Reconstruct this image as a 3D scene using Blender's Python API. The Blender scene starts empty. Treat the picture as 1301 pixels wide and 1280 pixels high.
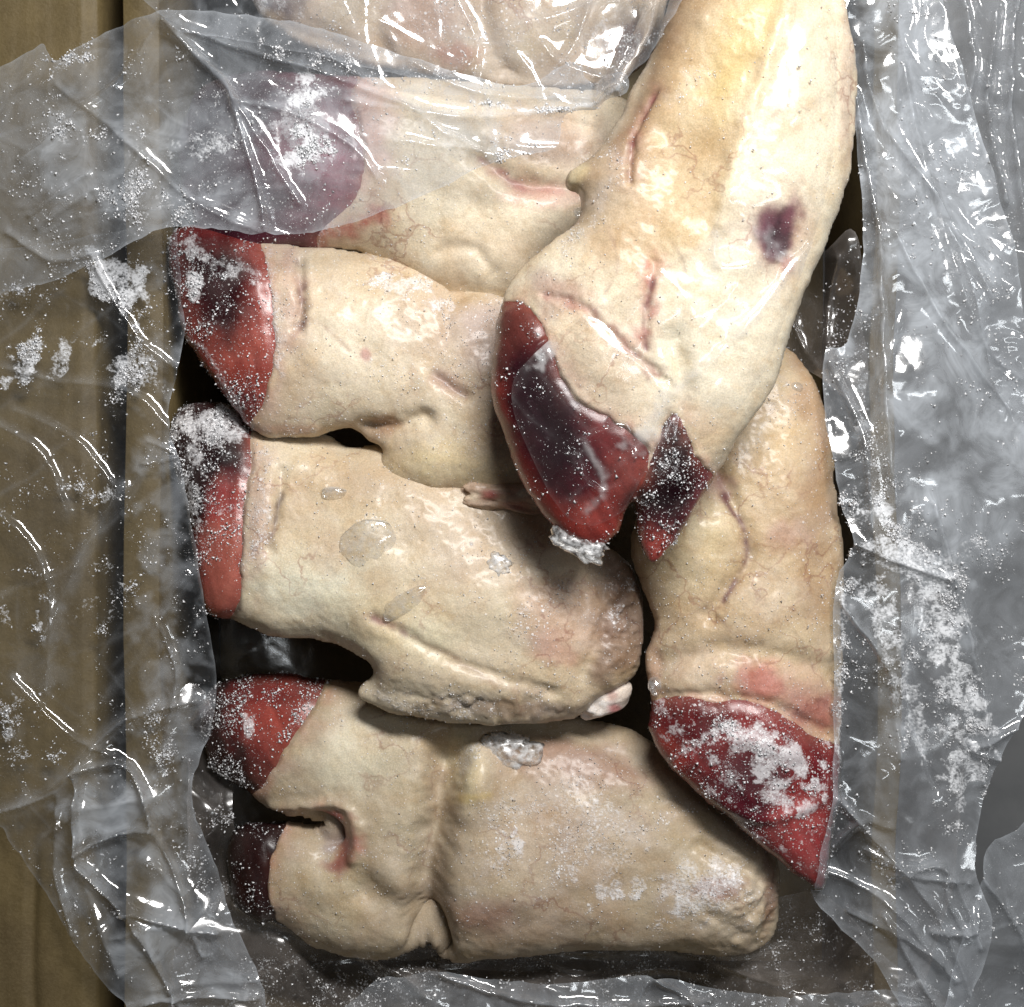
import bpy, math, random
import numpy as np

# ------------------------------------------------------------------ scene, camera, light
SC = bpy.context.scene
COL = SC.collection
S = 0.0003            # metres per photograph pixel at the reference plane
H = 2200.0            # camera height above that plane, same unit
CX, CY = 650.5, 640.0

cam = bpy.data.cameras.new('camera')
cam.sensor_fit = 'HORIZONTAL'
cam.sensor_width = 36.0
cam.lens = 36.0 * H / 1301.0
cam.clip_start = 0.01
cam.clip_end = 50.0
camo = bpy.data.objects.new('camera', cam)
camo.location = (0, 0, H * S)
COL.objects.link(camo)
SC.camera = camo

world = bpy.data.worlds.new('World')
SC.world = world
world.use_nodes = True
bg = world.node_tree.nodes['Background']
bg.inputs[0].default_value = (0.92, 0.97, 1.0, 1)
bg.inputs[1].default_value = 0.035

def area(name, loc, target, sx, sy, power, color=(1, 1, 1), spread=180):
    l = bpy.data.lights.new(name, 'AREA')
    l.shape = 'RECTANGLE'
    l.size, l.size_y = sx, sy
    l.energy = power
    l.color = color
    l.spread = math.radians(spread)      # beam angle, narrowed so the light falls off toward the lowest trotter
    o = bpy.data.objects.new(name, l)
    o.location = loc
    d = (target[0] - loc[0], target[1] - loc[1], target[2] - loc[2])
    from mathutils import Vector
    o.rotation_euler = Vector(d).to_track_quat('-Z', 'Y').to_euler()
    COL.objects.link(o)
    return o
area('ceiling_tube', (0.17, 0.44, 0.70), (0.02, 0.06, 0), 0.40, 0.12, 4.3, (1.0, 0.975, 0.95), 115)
area('ceiling_tube', (0.62, 0.10, 1.35), (0.1, 0, 0), 0.10, 0.7, 2.4, (0.92, 0.97, 1.0))

SC.view_settings.view_transform = 'Standard'
SC.view_settings.look = 'None'
SC.view_settings.exposure = 0.0
SC.view_settings.gamma = 1.0

# ------------------------------------------------------------------ numeric helpers
RS = np.random.RandomState(7)
TAB = RS.rand(256, 256)

def vn(x, y, seed=0):
    x = np.asarray(x, float) + seed * 17.31
    y = np.asarray(y, float) + seed * 9.77
    xi = np.floor(x).astype(int); yi = np.floor(y).astype(int)
    fx = x - xi; fy = y - yi
    fx = fx * fx * fx * (fx * (fx * 6 - 15) + 10); fy = fy * fy * fy * (fy * (fy * 6 - 15) + 10)
    a = TAB[xi & 255, yi & 255]; b = TAB[(xi + 1) & 255, yi & 255]
    c = TAB[xi & 255, (yi + 1) & 255]; d = TAB[(xi + 1) & 255, (yi + 1) & 255]
    return (a * (1 - fx) + b * fx) * (1 - fy) + (c * (1 - fx) + d * fx) * fy

def fbm(x, y, scale, seed=0, octv=4):
    """about -1..1"""
    s = 0; a = 1.0; t = 0
    x = np.asarray(x) / scale; y = np.asarray(y) / scale
    for k in range(octv):
        c, sn = math.cos(0.7 * k + seed), math.sin(0.7 * k + seed)
        s = s + a * (vn(x * c - y * sn, x * sn + y * c, seed + k * 3) - 0.5) * 2
        t += a; a *= 0.5; x = x * 2.03; y = y * 2.03
    return s / t * 1.6

def sst(a, b, x):
    t = np.clip((x - a) / (b - a + 1e-9), 0, 1)
    return t * t * (3 - 2 * t)

def lin(c):
    c = np.asarray(c, float) / 255.0
    return np.where(c <= 0.04045, c / 12.92, ((c + 0.055) / 1.055) ** 2.4)

def spline(pts, per=8, closed=True):
    P = np.array(pts, float); n = len(P); out = []
    rng = range(n) if closed else range(n - 1)
    for i in rng:
        if closed:
            p0, p1, p2, p3 = P[i - 1], P[i], P[(i + 1) % n], P[(i + 2) % n]
        else:
            p0, p1, p2, p3 = P[max(i - 1, 0)], P[i], P[i + 1], P[min(i + 2, n - 1)]
        for k in range(per):
            t = k / per
            out.append(0.5 * ((2 * p1) + (p2 - p0) * t + (2 * p0 - 5 * p1 + 4 * p2 - p3) * t * t + (3 * p1 - p0 - 3 * p2 + p3) * t ** 3))
    if not closed: out.append(P[-1])
    return np.array(out)

def roughen(poly, amp, scale, seed):
    """push a closed outline in and out a little so that no edge is a clean curve"""
    n = np.roll(poly, -1, 0) - np.roll(poly, 1, 0)
    n = np.stack([n[:, 1], -n[:, 0]], 1) / (np.linalg.norm(n, axis=1)[:, None] + 1e-9)
    return poly + n * (amp * fbm(poly[:, 0], poly[:, 1], scale, seed, 4))[:, None]

def seg_dist(X, Y, pts, closed=False):
    P = np.asarray(pts, float)
    Q = np.roll(P, -1, 0) if closed else P[1:]
    P0 = P if closed else P[:-1]
    best = np.full(X.shape, 1e18); bx = X.copy(); by = Y.copy()
    for (ax, ay), (qx, qy) in zip(P0, Q):
        dx, dy = qx - ax, qy - ay
        t = np.clip(((X - ax) * dx + (Y - ay) * dy) / (dx * dx + dy * dy + 1e-12), 0, 1)
        px, py = ax + t * dx, ay + t * dy
        d = (X - px) ** 2 + (Y - py) ** 2
        m = d < best
        best = np.where(m, d, best); bx = np.where(m, px, bx); by = np.where(m, py, by)
    return np.sqrt(best), bx, by

def inside(X, Y, poly):
    P = np.asarray(poly); Q = np.roll(P, -1, 0)
    r = np.zeros(X.shape, bool)
    for (ax, ay), (qx, qy) in zip(P, Q):
        if ay == qy: continue
        r ^= ((ay > Y) != (qy > Y)) & (X < (qx - ax) * (Y - ay) / (qy - ay) + ax)
    return r

class Grid:
    """regular nodes over an outline; nodes just outside it are snapped onto it"""
    def __init__(self, poly, step):
        self.poly = poly; self.step = step
        x0, y0 = poly.min(0) - 2 * step; x1, y1 = poly.max(0) + 2 * step
        xs = np.arange(x0, x1 + step, step); ys = np.arange(y0, y1 + step, step)
        self.X0, self.Y0 = np.meshgrid(xs, ys)
        self.ins = inside(self.X0, self.Y0, poly)
        d, bx, by = seg_dist(self.X0, self.Y0, poly, True)
        self.d = np.where(self.ins, d, -d)
        self.X = np.where(self.ins, self.X0, bx); self.Y = np.where(self.ins, self.Y0, by)
    def quads(self, ins):
        c = ins[:-1, :-1].astype(int) + ins[1:, :-1] + ins[:-1, 1:] + ins[1:, 1:]
        return c > 0
    def inflate(self):
        u = np.zeros(self.X0.shape); m = self.ins
        jj, ii = np.indices(u.shape)
        ms = [m & ((ii + jj) % 2 == k) for k in (0, 1)]
        w = 1.93
        for it in range(420):
            for mk in ms:
                nb = np.zeros_like(u)
                nb[1:-1, 1:-1] = u[:-2, 1:-1] + u[2:, 1:-1] + u[1:-1, :-2] + u[1:-1, 2:]
                new = (nb + 2 * self.step ** 2) / 4
                u = np.where(mk, u + w * (new - u), u)
        # u = w^2 - x^2 across a strip, so the root is a round section
        return np.sqrt(np.maximum(u, 0))

def mesh_obj(name, V, F, mat, parent=None, attrs=None, smooth=True, origin=(0, 0, 0)):
    V = np.asarray(V, np.float32).reshape(-1, 3)
    me = bpy.data.meshes.new(name)
    F = np.asarray(F, np.int32)
    k = F.shape[1]
    me.vertices.add(len(V)); me.vertices.foreach_set('co', V.ravel())
    me.loops.add(F.size); me.loops.foreach_set('vertex_index', F.ravel())
    me.polygons.add(len(F)); me.polygons.foreach_set('loop_start', np.arange(0, F.size, k, dtype=np.int32))
    try: me.polygons.foreach_set('loop_total', np.full(len(F), k, np.int32))
    except Exception: pass
    if smooth: me.polygons.foreach_set('use_smooth', np.ones(len(F), bool))
    for an, av in (attrs or {}).items():
        av = np.asarray(av, np.float32)
        if av.ndim == 2:
            a = me.attributes.new(an, 'FLOAT_COLOR', 'POINT')
            c = np.ones((len(V), 4), np.float32); c[:, :3] = av; a.data.foreach_set('color', c.ravel())
        else:
            a = me.attributes.new(an, 'FLOAT', 'POINT'); a.data.foreach_set('value', av)
    me.update(calc_edges=True); me.validate()
    me.materials.append(mat)
    o = bpy.data.objects.new(name, me)
    COL.objects.link(o)
    o.location = origin
    if parent is not None: o.parent = parent
    return o

def tag(o, label=None, cat=None, group=None, kind=None):
    if label: o['label'] = label
    if cat: o['category'] = cat
    if group: o['group'] = group
    if kind: o['kind'] = kind
    return o

def empty(name, loc, label, cat, group=None):
    o = bpy.data.objects.new(name, None)
    o.empty_display_size = 0.02
    o.location = loc
    COL.objects.link(o)
    return tag(o, label, cat, group)

def W(px, py, z, f):      # photograph unit -> world, one factor f per object so that shapes stay undistorted
    return np.stack([(np.asarray(px) - CX) * f * S, (CY - np.asarray(py)) * f * S, np.asarray(z) * S + 0 * np.asarray(px)], -1)

# height map of all that lies in the box, for films to lie on
HM_STEP = 4.0; HM_N = 480
HM = np.full((HM_N, HM_N), -400.0)
def hm_add(V):
    ix = np.clip((V[:, 0] / S / HM_STEP + HM_N / 2).astype(int), 0, HM_N - 1)
    iy = np.clip((V[:, 1] / S / HM_STEP + HM_N / 2).astype(int), 0, HM_N - 1)
    np.maximum.at(HM, (iy, ix), V[:, 2] / S)
def hm_smooth(dil, blur):
    A = HM.copy()
    for k in range(dil):
        B = A.copy()
        B[1:] = np.maximum(B[1:], A[:-1]); B[:-1] = np.maximum(B[:-1], A[1:])
        C = B.copy()
        C[:, 1:] = np.maximum(C[:, 1:], B[:, :-1]); C[:, :-1] = np.maximum(C[:, :-1], B[:, 1:])
        A = C
    for k in range(blur):
        A = (np.roll(A, 1, 0) + A * 2 + np.roll(A, -1, 0)) / 4
        A = (np.roll(A, 1, 1) + A * 2 + np.roll(A, -1, 1)) / 4
    return A
def hm_sample(A, px, py, f):
    x = (px - CX) * f / HM_STEP + HM_N / 2; y = (CY - py) * f / HM_STEP + HM_N / 2
    x = np.clip(x, 0, HM_N - 2); y = np.clip(y, 0, HM_N - 2)
    xi = x.astype(int); yi = y.astype(int); fx = x - xi; fy = y - yi
    return (A[yi, xi] * (1 - fx) + A[yi, xi + 1] * fx) * (1 - fy) + (A[yi + 1, xi] * (1 - fx) + A[yi + 1, xi + 1] * fx) * fy

def bilin(A, g, px, py):
    x = (px - g.X0[0, 0]) / g.step; y = (py - g.Y0[0, 0]) / g.step
    x = np.clip(x, 0, A.shape[1] - 1.001); y = np.clip(y, 0, A.shape[0] - 1.001)
    xi = x.astype(int); yi = y.astype(int); fx = x - xi; fy = y - yi
    return (A[yi, xi] * (1 - fx) + A[yi, xi + 1] * fx) * (1 - fy) + (A[yi + 1, xi] * (1 - fx) + A[yi + 1, xi + 1] * fx) * fy

# masks ('b' blob, 'l' line) evaluated on coordinates
def m_blob(X, Y, x, y, rx, ry, rot, soft=0.6, warp=0.25, seed=0):
    a = math.radians(rot); dx = X - x; dy = Y - y
    u = (dx * math.cos(a) + dy * math.sin(a)) / rx; v = (-dx * math.sin(a) + dy * math.cos(a)) / ry
    r = np.sqrt(u * u + v * v) + warp * fbm(X, Y, max(12, min(rx, ry) * 0.7), 11 + seed, 4)
    return 1 - sst(1 - soft, 1 + soft * 0.5, r)
def m_line(X, Y, pts, w, rough=0.35, seed=0):
    d, _, _ = seg_dist(X + rough * w * fbm(X, Y, 14, 21 + seed, 3), Y + rough * w * fbm(X, Y, 14, 31 + seed, 3), spline(pts, 5, False))
    return np.exp(-(d / w) ** 2)
def g_blob(X, Y, x, y, rx, ry, rot):
    a = math.radians(rot); dx = X - x; dy = Y - y
    u = (dx * math.cos(a) + dy * math.sin(a)) / rx; v = (-dx * math.sin(a) + dy * math.cos(a)) / ry
    return np.exp(-(u * u + v * v))

def paint(X, Y, base, ops, sat=0.70, val=0.99):
    C = np.zeros(X.shape + (3,)) + lin(base)
    for i, op in enumerate(ops):
        if op[0] == 'b':
            _, x, y, rx, ry, rot, col, st = op[:8]
            m = m_blob(X, Y, x, y, rx, ry, rot, op[8] if len(op) > 8 else 0.7, 0.3, i) * st
        elif op[0] == 'l':
            _, pts, w, col, st = op[:5]
            m = m_line(X, Y, pts, w, op[5] if len(op) > 5 else 0.5, i) * st * np.clip(0.65 + 0.6 * fbm(X, Y, 16, 40 + i, 3), 0, 1)
        elif op[0] == 'p':
            _, pts, col, st, soft = op
            pp = spline(pts, 4); wx = X + 5 * fbm(X, Y, 24, 70 + i, 3); wy = Y + 5 * fbm(X, Y, 24, 80 + i, 3)
            d, _, _ = seg_dist(wx, wy, pp, True)
            m = sst(-soft, soft, np.where(inside(wx, wy, pp), d, -d)) * st
        C = C * (1 - m[..., None]) + lin(col) * m[..., None]
    g = C @ np.array([0.3, 0.59, 0.11])
    return (g[..., None] * (1 - sat) + C * sat) * val

def frostmask(X, Y, base, ops):
    fr = np.zeros(X.shape) + base
    for i, op in enumerate(ops):
        if op[0] == 'b':
            fr = np.maximum(fr, m_blob(X, Y, *op[1:6], 0.9, 1.0, 60 + i) * op[6]) if op[6] > 0 else fr * (1 + op[6] * m_blob(X, Y, *op[1:6], 0.8, 0.3, 60 + i))
        else:
            fr = np.maximum(fr, m_line(X, Y, op[1], op[2], 0.8, 60 + i) * op[3])
    return np.clip(fr, 0, 1)

# ------------------------------------------------------------------ materials
class NT:
    def __init__(self, name):
        self.m = bpy.data.materials.new(name); self.m.use_nodes = True
        self.t = self.m.node_tree; self.t.nodes.clear()
        self.out = self.n('ShaderNodeOutputMaterial')
    def n(self, kind, **kw):
        nd = self.t.nodes.new(kind)
        for k, v in kw.items():
            if k.startswith('_'): setattr(nd, k[1:], v)
        for k, v in kw.items():
            if not k.startswith('_'): self.set(nd, k, v)
        return nd
    def set(self, nd, k, v):
        key = int(k[1:]) if k[0] == 'i' and k[1:].isdigit() else k.replace('__', ' ')
        s = nd.inputs[key]
        if isinstance(v, bpy.types.NodeSocket): self.t.links.new(v, s)
        elif isinstance(v, bpy.types.Node): self.t.links.new(v.outputs[0], s)
        else: s.default_value = v
    def math(self, op, a, b=None, c=None, clamp=False):
        nd = self.n('ShaderNodeMath', _operation=op, _use_clamp=clamp, i0=a)
        if b is not None: self.set(nd, 'i1', b)
        if c is not None: self.set(nd, 'i2', c)
        return nd.outputs[0]
    def ramp(self, v, lo, hi, a=0.0, b=1.0):
        nd = self.n('ShaderNodeMapRange', _interpolation_type='SMOOTHSTEP', Value=v)
        for k, x in (('From Min', lo), ('From Max', hi), ('To Min', a), ('To Max', b)):
            nd.inputs[k].default_value = x
        return nd.outputs[0]
    def noise(self, scale, detail=4, rough=0.55, vec=None, dist=0.0):
        nd = self.n('ShaderNodeTexNoise')
        nd.inputs['Scale'].default_value = scale; nd.inputs['Detail'].default_value = detail
        nd.inputs['Roughness'].default_value = rough; nd.inputs['Distortion'].default_value = dist
        if vec is not None: self.t.links.new(vec, nd.inputs['Vector'])
        return nd.outputs[0]
    def mixc(self, f, a, b):
        nd = self.n('ShaderNodeMix', _data_type='RGBA')
        self.set(nd, 'i0', f); self.set(nd, 'i6', a); self.set(nd, 'i7', b)
        return nd.outputs[2]
    def attr(self, name, fac=True):
        nd = self.n('ShaderNodeAttribute'); nd.attribute_name = name
        return nd.outputs['Fac'] if fac else nd.outputs['Color']
    def schlick(self, nrm, f0):
        lw = self.n('ShaderNodeLayerWeight', Normal=nrm); lw.inputs['Blend'].default_value = 0.5
        return self.math('ADD', f0, self.math('MULTIPLY', self.math('POWER', lw.outputs['Facing'], 5.0), 1 - f0))
    def geo(self):
        return self.n('ShaderNodeNewGeometry').outputs['Position']

def frost_nodes(T, pos, k=1.0):
    """0..1 coverage of rime, built from the mask and two grains of noise"""
    fr = T.attr('Frost')
    n1 = T.noise(900, 3, 0.6, pos); n2 = T.noise(160, 4, 0.6, pos, 0.6)
    g = T.math('ADD', T.math('MULTIPLY', n1, 0.55), T.math('MULTIPLY', n2, 0.45))
    lim = T.math('SUBTRACT', 0.80, T.math('MULTIPLY', fr, 0.52 * k))
    c = T.math('MULTIPLY', T.math('SUBTRACT', g, lim), 5.5, clamp=True)
    return c, fr

def mat_flesh(name, gloss, sss, bumpk, tanify):
    T = NT(name); pos = T.geo()
    col = T.attr('Col', False)
    mott = T.noise(130, 6, 0.68, pos, 0.4); big = T.noise(34, 5, 0.6, pos, 0.6)
    fine = T.noise(1500, 3, 0.7, pos)
    def mul(f, c):
        nonlocal col
        nd = T.n('ShaderNodeMix', _data_type='RGBA', _blend_type='MULTIPLY')
        T.set(nd, 'i0', f); T.set(nd, 'i6', col); T.set(nd, 'i7', c); col = nd.outputs[2]
    mul(T.ramp(big, 0.42, 0.66, 0, 0.6 * tanify), (0.80, 0.68, 0.55, 1))
    mul(T.ramp(mott, 0.46, 0.72, 0, 0.55 * tanify), (0.83, 0.73, 0.60, 1))
    vein = T.n('ShaderNodeTexVoronoi', _feature='DISTANCE_TO_EDGE', Vector=T.n('ShaderNodeVectorMath', _operation='ADD', i0=pos, i1=T.n('ShaderNodeVectorMath', _operation='SCALE', i0=T.n('ShaderNodeTexNoise', Vector=pos, Scale=110.0, Detail=3.0).outputs['Color'], Scale=0.02)))
    vein.inputs['Scale'].default_value = 42
    vf = T.math('MULTIPLY', T.ramp(vein.outputs['Distance'], 0.0, 0.035, 1, 0), T.ramp(T.noise(26, 3, 0.5, pos), 0.48, 0.64, 0, 0.6 * tanify))
    mul(vf, (0.55, 0.36, 0.34, 1))
    hs = T.n('ShaderNodeHueSaturation', Color=col); T.set(hs, 'Value', T.ramp(fine, 0.25, 0.8, 0.80, 1.16))
    c, fr = frost_nodes(T, pos)
    veil = T.math('MULTIPLY', fr, T.ramp(T.noise(70, 5, 0.65, pos, 0.5), 0.38, 0.66, 0, 0.12 + 0.38 * (tanify > 0.9)))
    col2 = T.mixc(veil, hs.outputs[0], (0.56, 0.50, 0.48, 1))
    spk = None
    for sc_, th in ((520, 0.50), (900, 0.55), (1500, 0.6)):
        vo = T.n('ShaderNodeTexVoronoi', _feature='F1', Vector=pos, Scale=float(sc_))
        sep = T.n('ShaderNodeSeparateColor', Color=vo.outputs['Color'])
        rad = T.math('MULTIPLY', T.math('SUBTRACT', sep.outputs[0], T.math('SUBTRACT', 0.80, T.math('MULTIPLY', fr, 0.60))), th * 1.6)
        k = T.math('MULTIPLY', T.math('SUBTRACT', rad, vo.outputs['Distance']), 9.0, clamp=True)
        spk = k if spk is None else T.math('MAXIMUM', spk, k)
    spk = T.math('MULTIPLY', spk, T.ramp(T.noise(55, 4, 0.6, pos), 0.38, 0.64, 0.12, 1.0))
    col2 = T.mixc(T.math('MULTIPLY', spk, 0.75), col2, (0.86, 0.85, 0.85, 1))
    col2 = T.mixc(T.math('MULTIPLY', c, 0.56), col2, (0.78, 0.78, 0.80, 1))
    p = T.n('ShaderNodeBsdfPrincipled')
    T.set(p, 'Base Color', col2)
    T.set(p, 'Roughness', T.math('ADD', T.ramp(mott, 0.3, 0.7, gloss, gloss + 0.2), T.math('MULTIPLY', c, 0.2)))
    p.inputs['Specular IOR Level'].default_value = 0.4
    p.inputs['Coat Weight'].default_value = 0.16; p.inputs['Coat Roughness'].default_value = 0.2
    p.inputs['Subsurface Weight'].default_value = sss
    p.inputs['Subsurface Radius'].default_value = (1.0, 0.78, 0.58)
    p.inputs['Subsurface Scale'].default_value = 0.0035
    hsum = T.math('ADD', T.math('MULTIPLY', fine, 0.5), T.math('MULTIPLY', T.noise(560, 4, 0.62, pos), 0.3))
    hsum = T.math('ADD', hsum, T.math('MULTIPLY', T.math('MAXIMUM', c, spk), 0.9))
    b = T.n('ShaderNodeBump', Height=hsum); b.inputs['Strength'].default_value = bumpk; b.inputs['Distance'].default_value = 0.0005
    T.set(p, 'Normal', b)
    T.t.links.new(p.outputs[0], T.out.inputs['Surface'])
    return T.m

def mat_film(name, milk, tint, rough=0.10, gl=0.85):
    T = NT(name); pos = T.geo()
    c, fr = frost_nodes(T, pos, 1.05)
    hz = T.noise(55, 6, 0.66, pos, 1.5); sc = T.noise(230, 4, 0.65, pos, 1.2)
    vo = T.n('ShaderNodeTexVoronoi', _feature='DISTANCE_TO_EDGE', Vector=pos); vo.inputs['Scale'].default_value = 45
    mk = T.math('MULTIPLY', T.attr('Milk'), T.ramp(hz, 0.3, 0.72, 0.55, 1.3))
    mk = T.math('ADD', mk, T.ramp(sc, 0.58, 0.8, 0, 0.08))
    mk = T.math('MULTIPLY', mk, milk, clamp=True)
    tr = T.n('ShaderNodeBsdfTransparent', Color=(0.975, 0.975, 0.98, 1))
    df = T.n('ShaderNodeBsdfDiffuse', Color=tint); tl = T.n('ShaderNodeBsdfTranslucent', Color=tint)
    dm = T.n('ShaderNodeMixShader', i0=0.35, i1=df, i2=tl)
    b = T.n('ShaderNodeBump', Height=T.math('ADD', T.math('MULTIPLY', T.noise(120, 3, 0.5, pos, 0.5), 1.0), T.ramp(vo.outputs['Distance'], 0, 0.12, 0.5, 0)))
    b.inputs['Strength'].default_value = 0.13; b.inputs['Distance'].default_value = 0.0008
    T.set(df, 'Normal', b)
    body = T.n('ShaderNodeMixShader', i0=mk, i1=tr, i2=dm)
    gs = T.n('ShaderNodeBsdfAnisotropic', Color=(1, 1, 1, 1), Normal=b); gs.inputs['Roughness'].default_value = rough
    fz = T.schlick(b, 0.045)
    fk = T.math('MULTIPLY', fz, 1.9 * gl, clamp=True)
    s1 = T.n('ShaderNodeMixShader', i0=fk, i1=body, i2=gs)
    fd = T.n('ShaderNodeBsdfDiffuse', Color=(0.80, 0.82, 0.85, 1))
    b2 = T.n('ShaderNodeBump', Height=c); b2.inputs['Strength'].default_value = 0.6; b2.inputs['Distance'].default_value = 0.0008
    T.set(fd, 'Normal', b2)
    s2 = T.n('ShaderNodeMixShader', i0=T.math('MULTIPLY', c, 0.70), i1=s1, i2=fd)
    T.t.links.new(s2.outputs[0], T.out.inputs['Surface'])
    return T.m

def mat_rime():
    T = NT('rime')
    df = T.n('ShaderNodeBsdfDiffuse', Color=(0.93, 0.94, 0.96, 1)); tl = T.n('ShaderNodeBsdfTranslucent', Color=(0.93, 0.94, 0.96, 1))
    a = T.n('ShaderNodeMixShader', i0=0.12, i1=df, i2=tl)
    gs = T.n('ShaderNodeBsdfAnisotropic', Color=(1, 1, 1, 1)); gs.inputs['Roughness'].default_value = 0.2
    b = T.n('ShaderNodeMixShader', i0=0.12, i1=a, i2=gs)
    c = T.n('ShaderNodeMixShader', i0=0.08, i1=b, i2=T.n('ShaderNodeBsdfTransparent'))
    T.t.links.new(c.outputs[0], T.out.inputs['Surface'])
    return T.m
def mat_ice(name, milk, rough):
    T = NT(name); pos = T.geo()
    n = T.noise(420, 4, 0.6, pos)
    b = T.n('ShaderNodeBump', Height=n); b.inputs['Strength'].default_value = 0.5 * milk; b.inputs['Distance'].default_value = 0.0006
    lw = T.n('ShaderNodeLayerWeight', Normal=b); lw.inputs['Blend'].default_value = 0.35
    df = T.n('ShaderNodeBsdfDiffuse', Color=(0.78, 0.79, 0.80, 1))
    tr = T.n('ShaderNodeBsdfTransparent', Color=(0.95, 0.95, 0.94, 1))
    mk = T.math('ADD', T.math('MULTIPLY', T.ramp(n, 0.3, 0.75), milk), T.math('MULTIPLY', T.math('POWER', lw.outputs['Facing'], 3.0), 0.5), clamp=True)
    body = T.n('ShaderNodeMixShader', i0=mk, i1=tr, i2=df)
    gs = T.n('ShaderNodeBsdfAnisotropic', Color=(1, 1, 1, 1), Normal=b); gs.inputs['Roughness'].default_value = rough
    fz = T.schlick(b, 0.035)
    s1 = T.n('ShaderNodeMixShader', i0=T.math('MULTIPLY', fz, 2.6, clamp=True), i1=body, i2=gs)
    T.t.links.new(s1.outputs[0], T.out.inputs['Surface'])
    return T.m
def mat_card():
    T = NT('cardboard'); pos = T.geo()
    mp = T.n('ShaderNodeMapping', Vector=pos); mp.inputs['Scale'].default_value = (1, 0.9, 1)
    n1 = T.noise(90, 5, 0.6, mp.outputs[0]); n2 = T.noise(14, 4, 0.6, pos); n3 = T.noise(900, 2, 0.6, pos)
    c = T.mixc(T.ramp(n1, 0.3, 0.7), (0.098, 0.071, 0.029, 1), (0.132, 0.097, 0.041, 1))
    c = T.mixc(T.ramp(n2, 0.45, 0.7, 0, 0.55), c, (0.075, 0.053, 0.025, 1))
    c = T.mixc(T.ramp(n3, 0.3, 0.8, 0, 0.2), c, (0.22, 0.17, 0.09, 1))
    p = T.n('ShaderNodeBsdfPrincipled'); T.set(p, 'Base Color', c); p.inputs['Roughness'].default_value = 0.6
    p.inputs['Specular IOR Level'].default_value = 0.35
    b = T.n('ShaderNodeBump', Height=T.math('ADD', n1, T.math('MULTIPLY', n3, 0.3))); b.inputs['Strength'].default_value = 0.5; b.inputs['Distance'].default_value = 0.0008
    T.set(p, 'Normal', b)
    T.t.links.new(p.outputs[0], T.out.inputs['Surface'])
    return T.m
def mat_table():
    T = NT('steel_table'); pos = T.geo()
    n = T.noise(40, 4, 0.6, pos)
    p = T.n('ShaderNodeBsdfPrincipled'); T.set(p, 'Base Color', T.mixc(n, (0.07, 0.073, 0.076, 1), (0.115, 0.118, 0.12, 1)))
    T.set(p, 'Roughness', T.ramp(n, 0.3, 0.7, 0.4, 0.6)); p.inputs['Metallic'].default_value = 0.0
    T.t.links.new(p.outputs[0], T.out.inputs['Surface'])
    return T.m

M_SKIN = mat_flesh('frozen_skin', 0.44, 0.18, 0.5, 1.0)
M_CLAW = mat_flesh('frozen_claw', 0.20, 0.06, 0.35, 0.55)
M_RIME = mat_rime(); M_ICE = mat_ice('clear_ice', 0.26, 0.08); M_FICE = mat_ice('frosty_ice', 0.75, 0.3); M_CARD = mat_card(); M_TABLE = mat_table()
M_FILM = mat_film('clear_film', 0.86, (0.66, 0.71, 0.77, 1))
M_WRAP = mat_film('wrap_film', 0.9, (0.85, 0.85, 0.86, 1), 0.14, 0.6)
M_FILM_SHADED = mat_film('shaded_lining_film', 1.0, (0.33, 0.30, 0.28, 1), 0.18, 0.9)  # same bag film, tint darkened to put in the shade inside the box

# ------------------------------------------------------------------ rime crystals
def crystals(name, P, N, wgt, count, r0, r1, parent, origin, seed, flat=0.6):
    count *= 3; r0 *= 0.55; r1 *= 0.85
    rs = np.random.RandomState(seed)
    w = np.clip(wgt, 0, None) ** 1.5
    if w.sum() <= 0 or count < 1: return
    idx = rs.choice(len(P), count, p=w / w.sum())
    p = P[idx] + rs.normal(0, 1.2 * S, (count, 3)); n = N[idx]
    r = (r0 + (r1 - r0) * rs.rand(count) ** 5.0) * S
    a = rs.normal(size=(count, 3)); a -= (a * n).sum(1)[:, None] * n * (1 - flat); a /= np.linalg.norm(a, axis=1)[:, None] + 1e-9
    b = np.cross(n, a); b /= np.linalg.norm(b, axis=1)[:, None] + 1e-9
    asp = 0.3 + 0.7 * rs.rand(count)
    up = 0.10 + 0.25 * rs.rand(count) + (rs.rand(count) < 0.25) * 0.7
    v = np.stack([p + a * r[:, None], p - a * (r * 0.8)[:, None] + b * (r * asp)[:, None] * 0.8,
                  p - a * (r * 0.6)[:, None] - b * (r * asp)[:, None], p + n * (r * up)[:, None] + rs.normal(0, 0.3, (count, 3)) * r[:, None]], 1)
    base = np.arange(count)[:, None] * 4
    f = np.concatenate([base + np.array([[0, 1, 3]]), base + np.array([[1, 2, 3]]), base + np.array([[2, 0, 3]]), base + np.array([[0, 2, 1]])], 0)
    o = mesh_obj(name, v.reshape(-1, 3), f, M_RIME, parent, smooth=False)
    o['kind'] = 'stuff'
    return o

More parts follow.
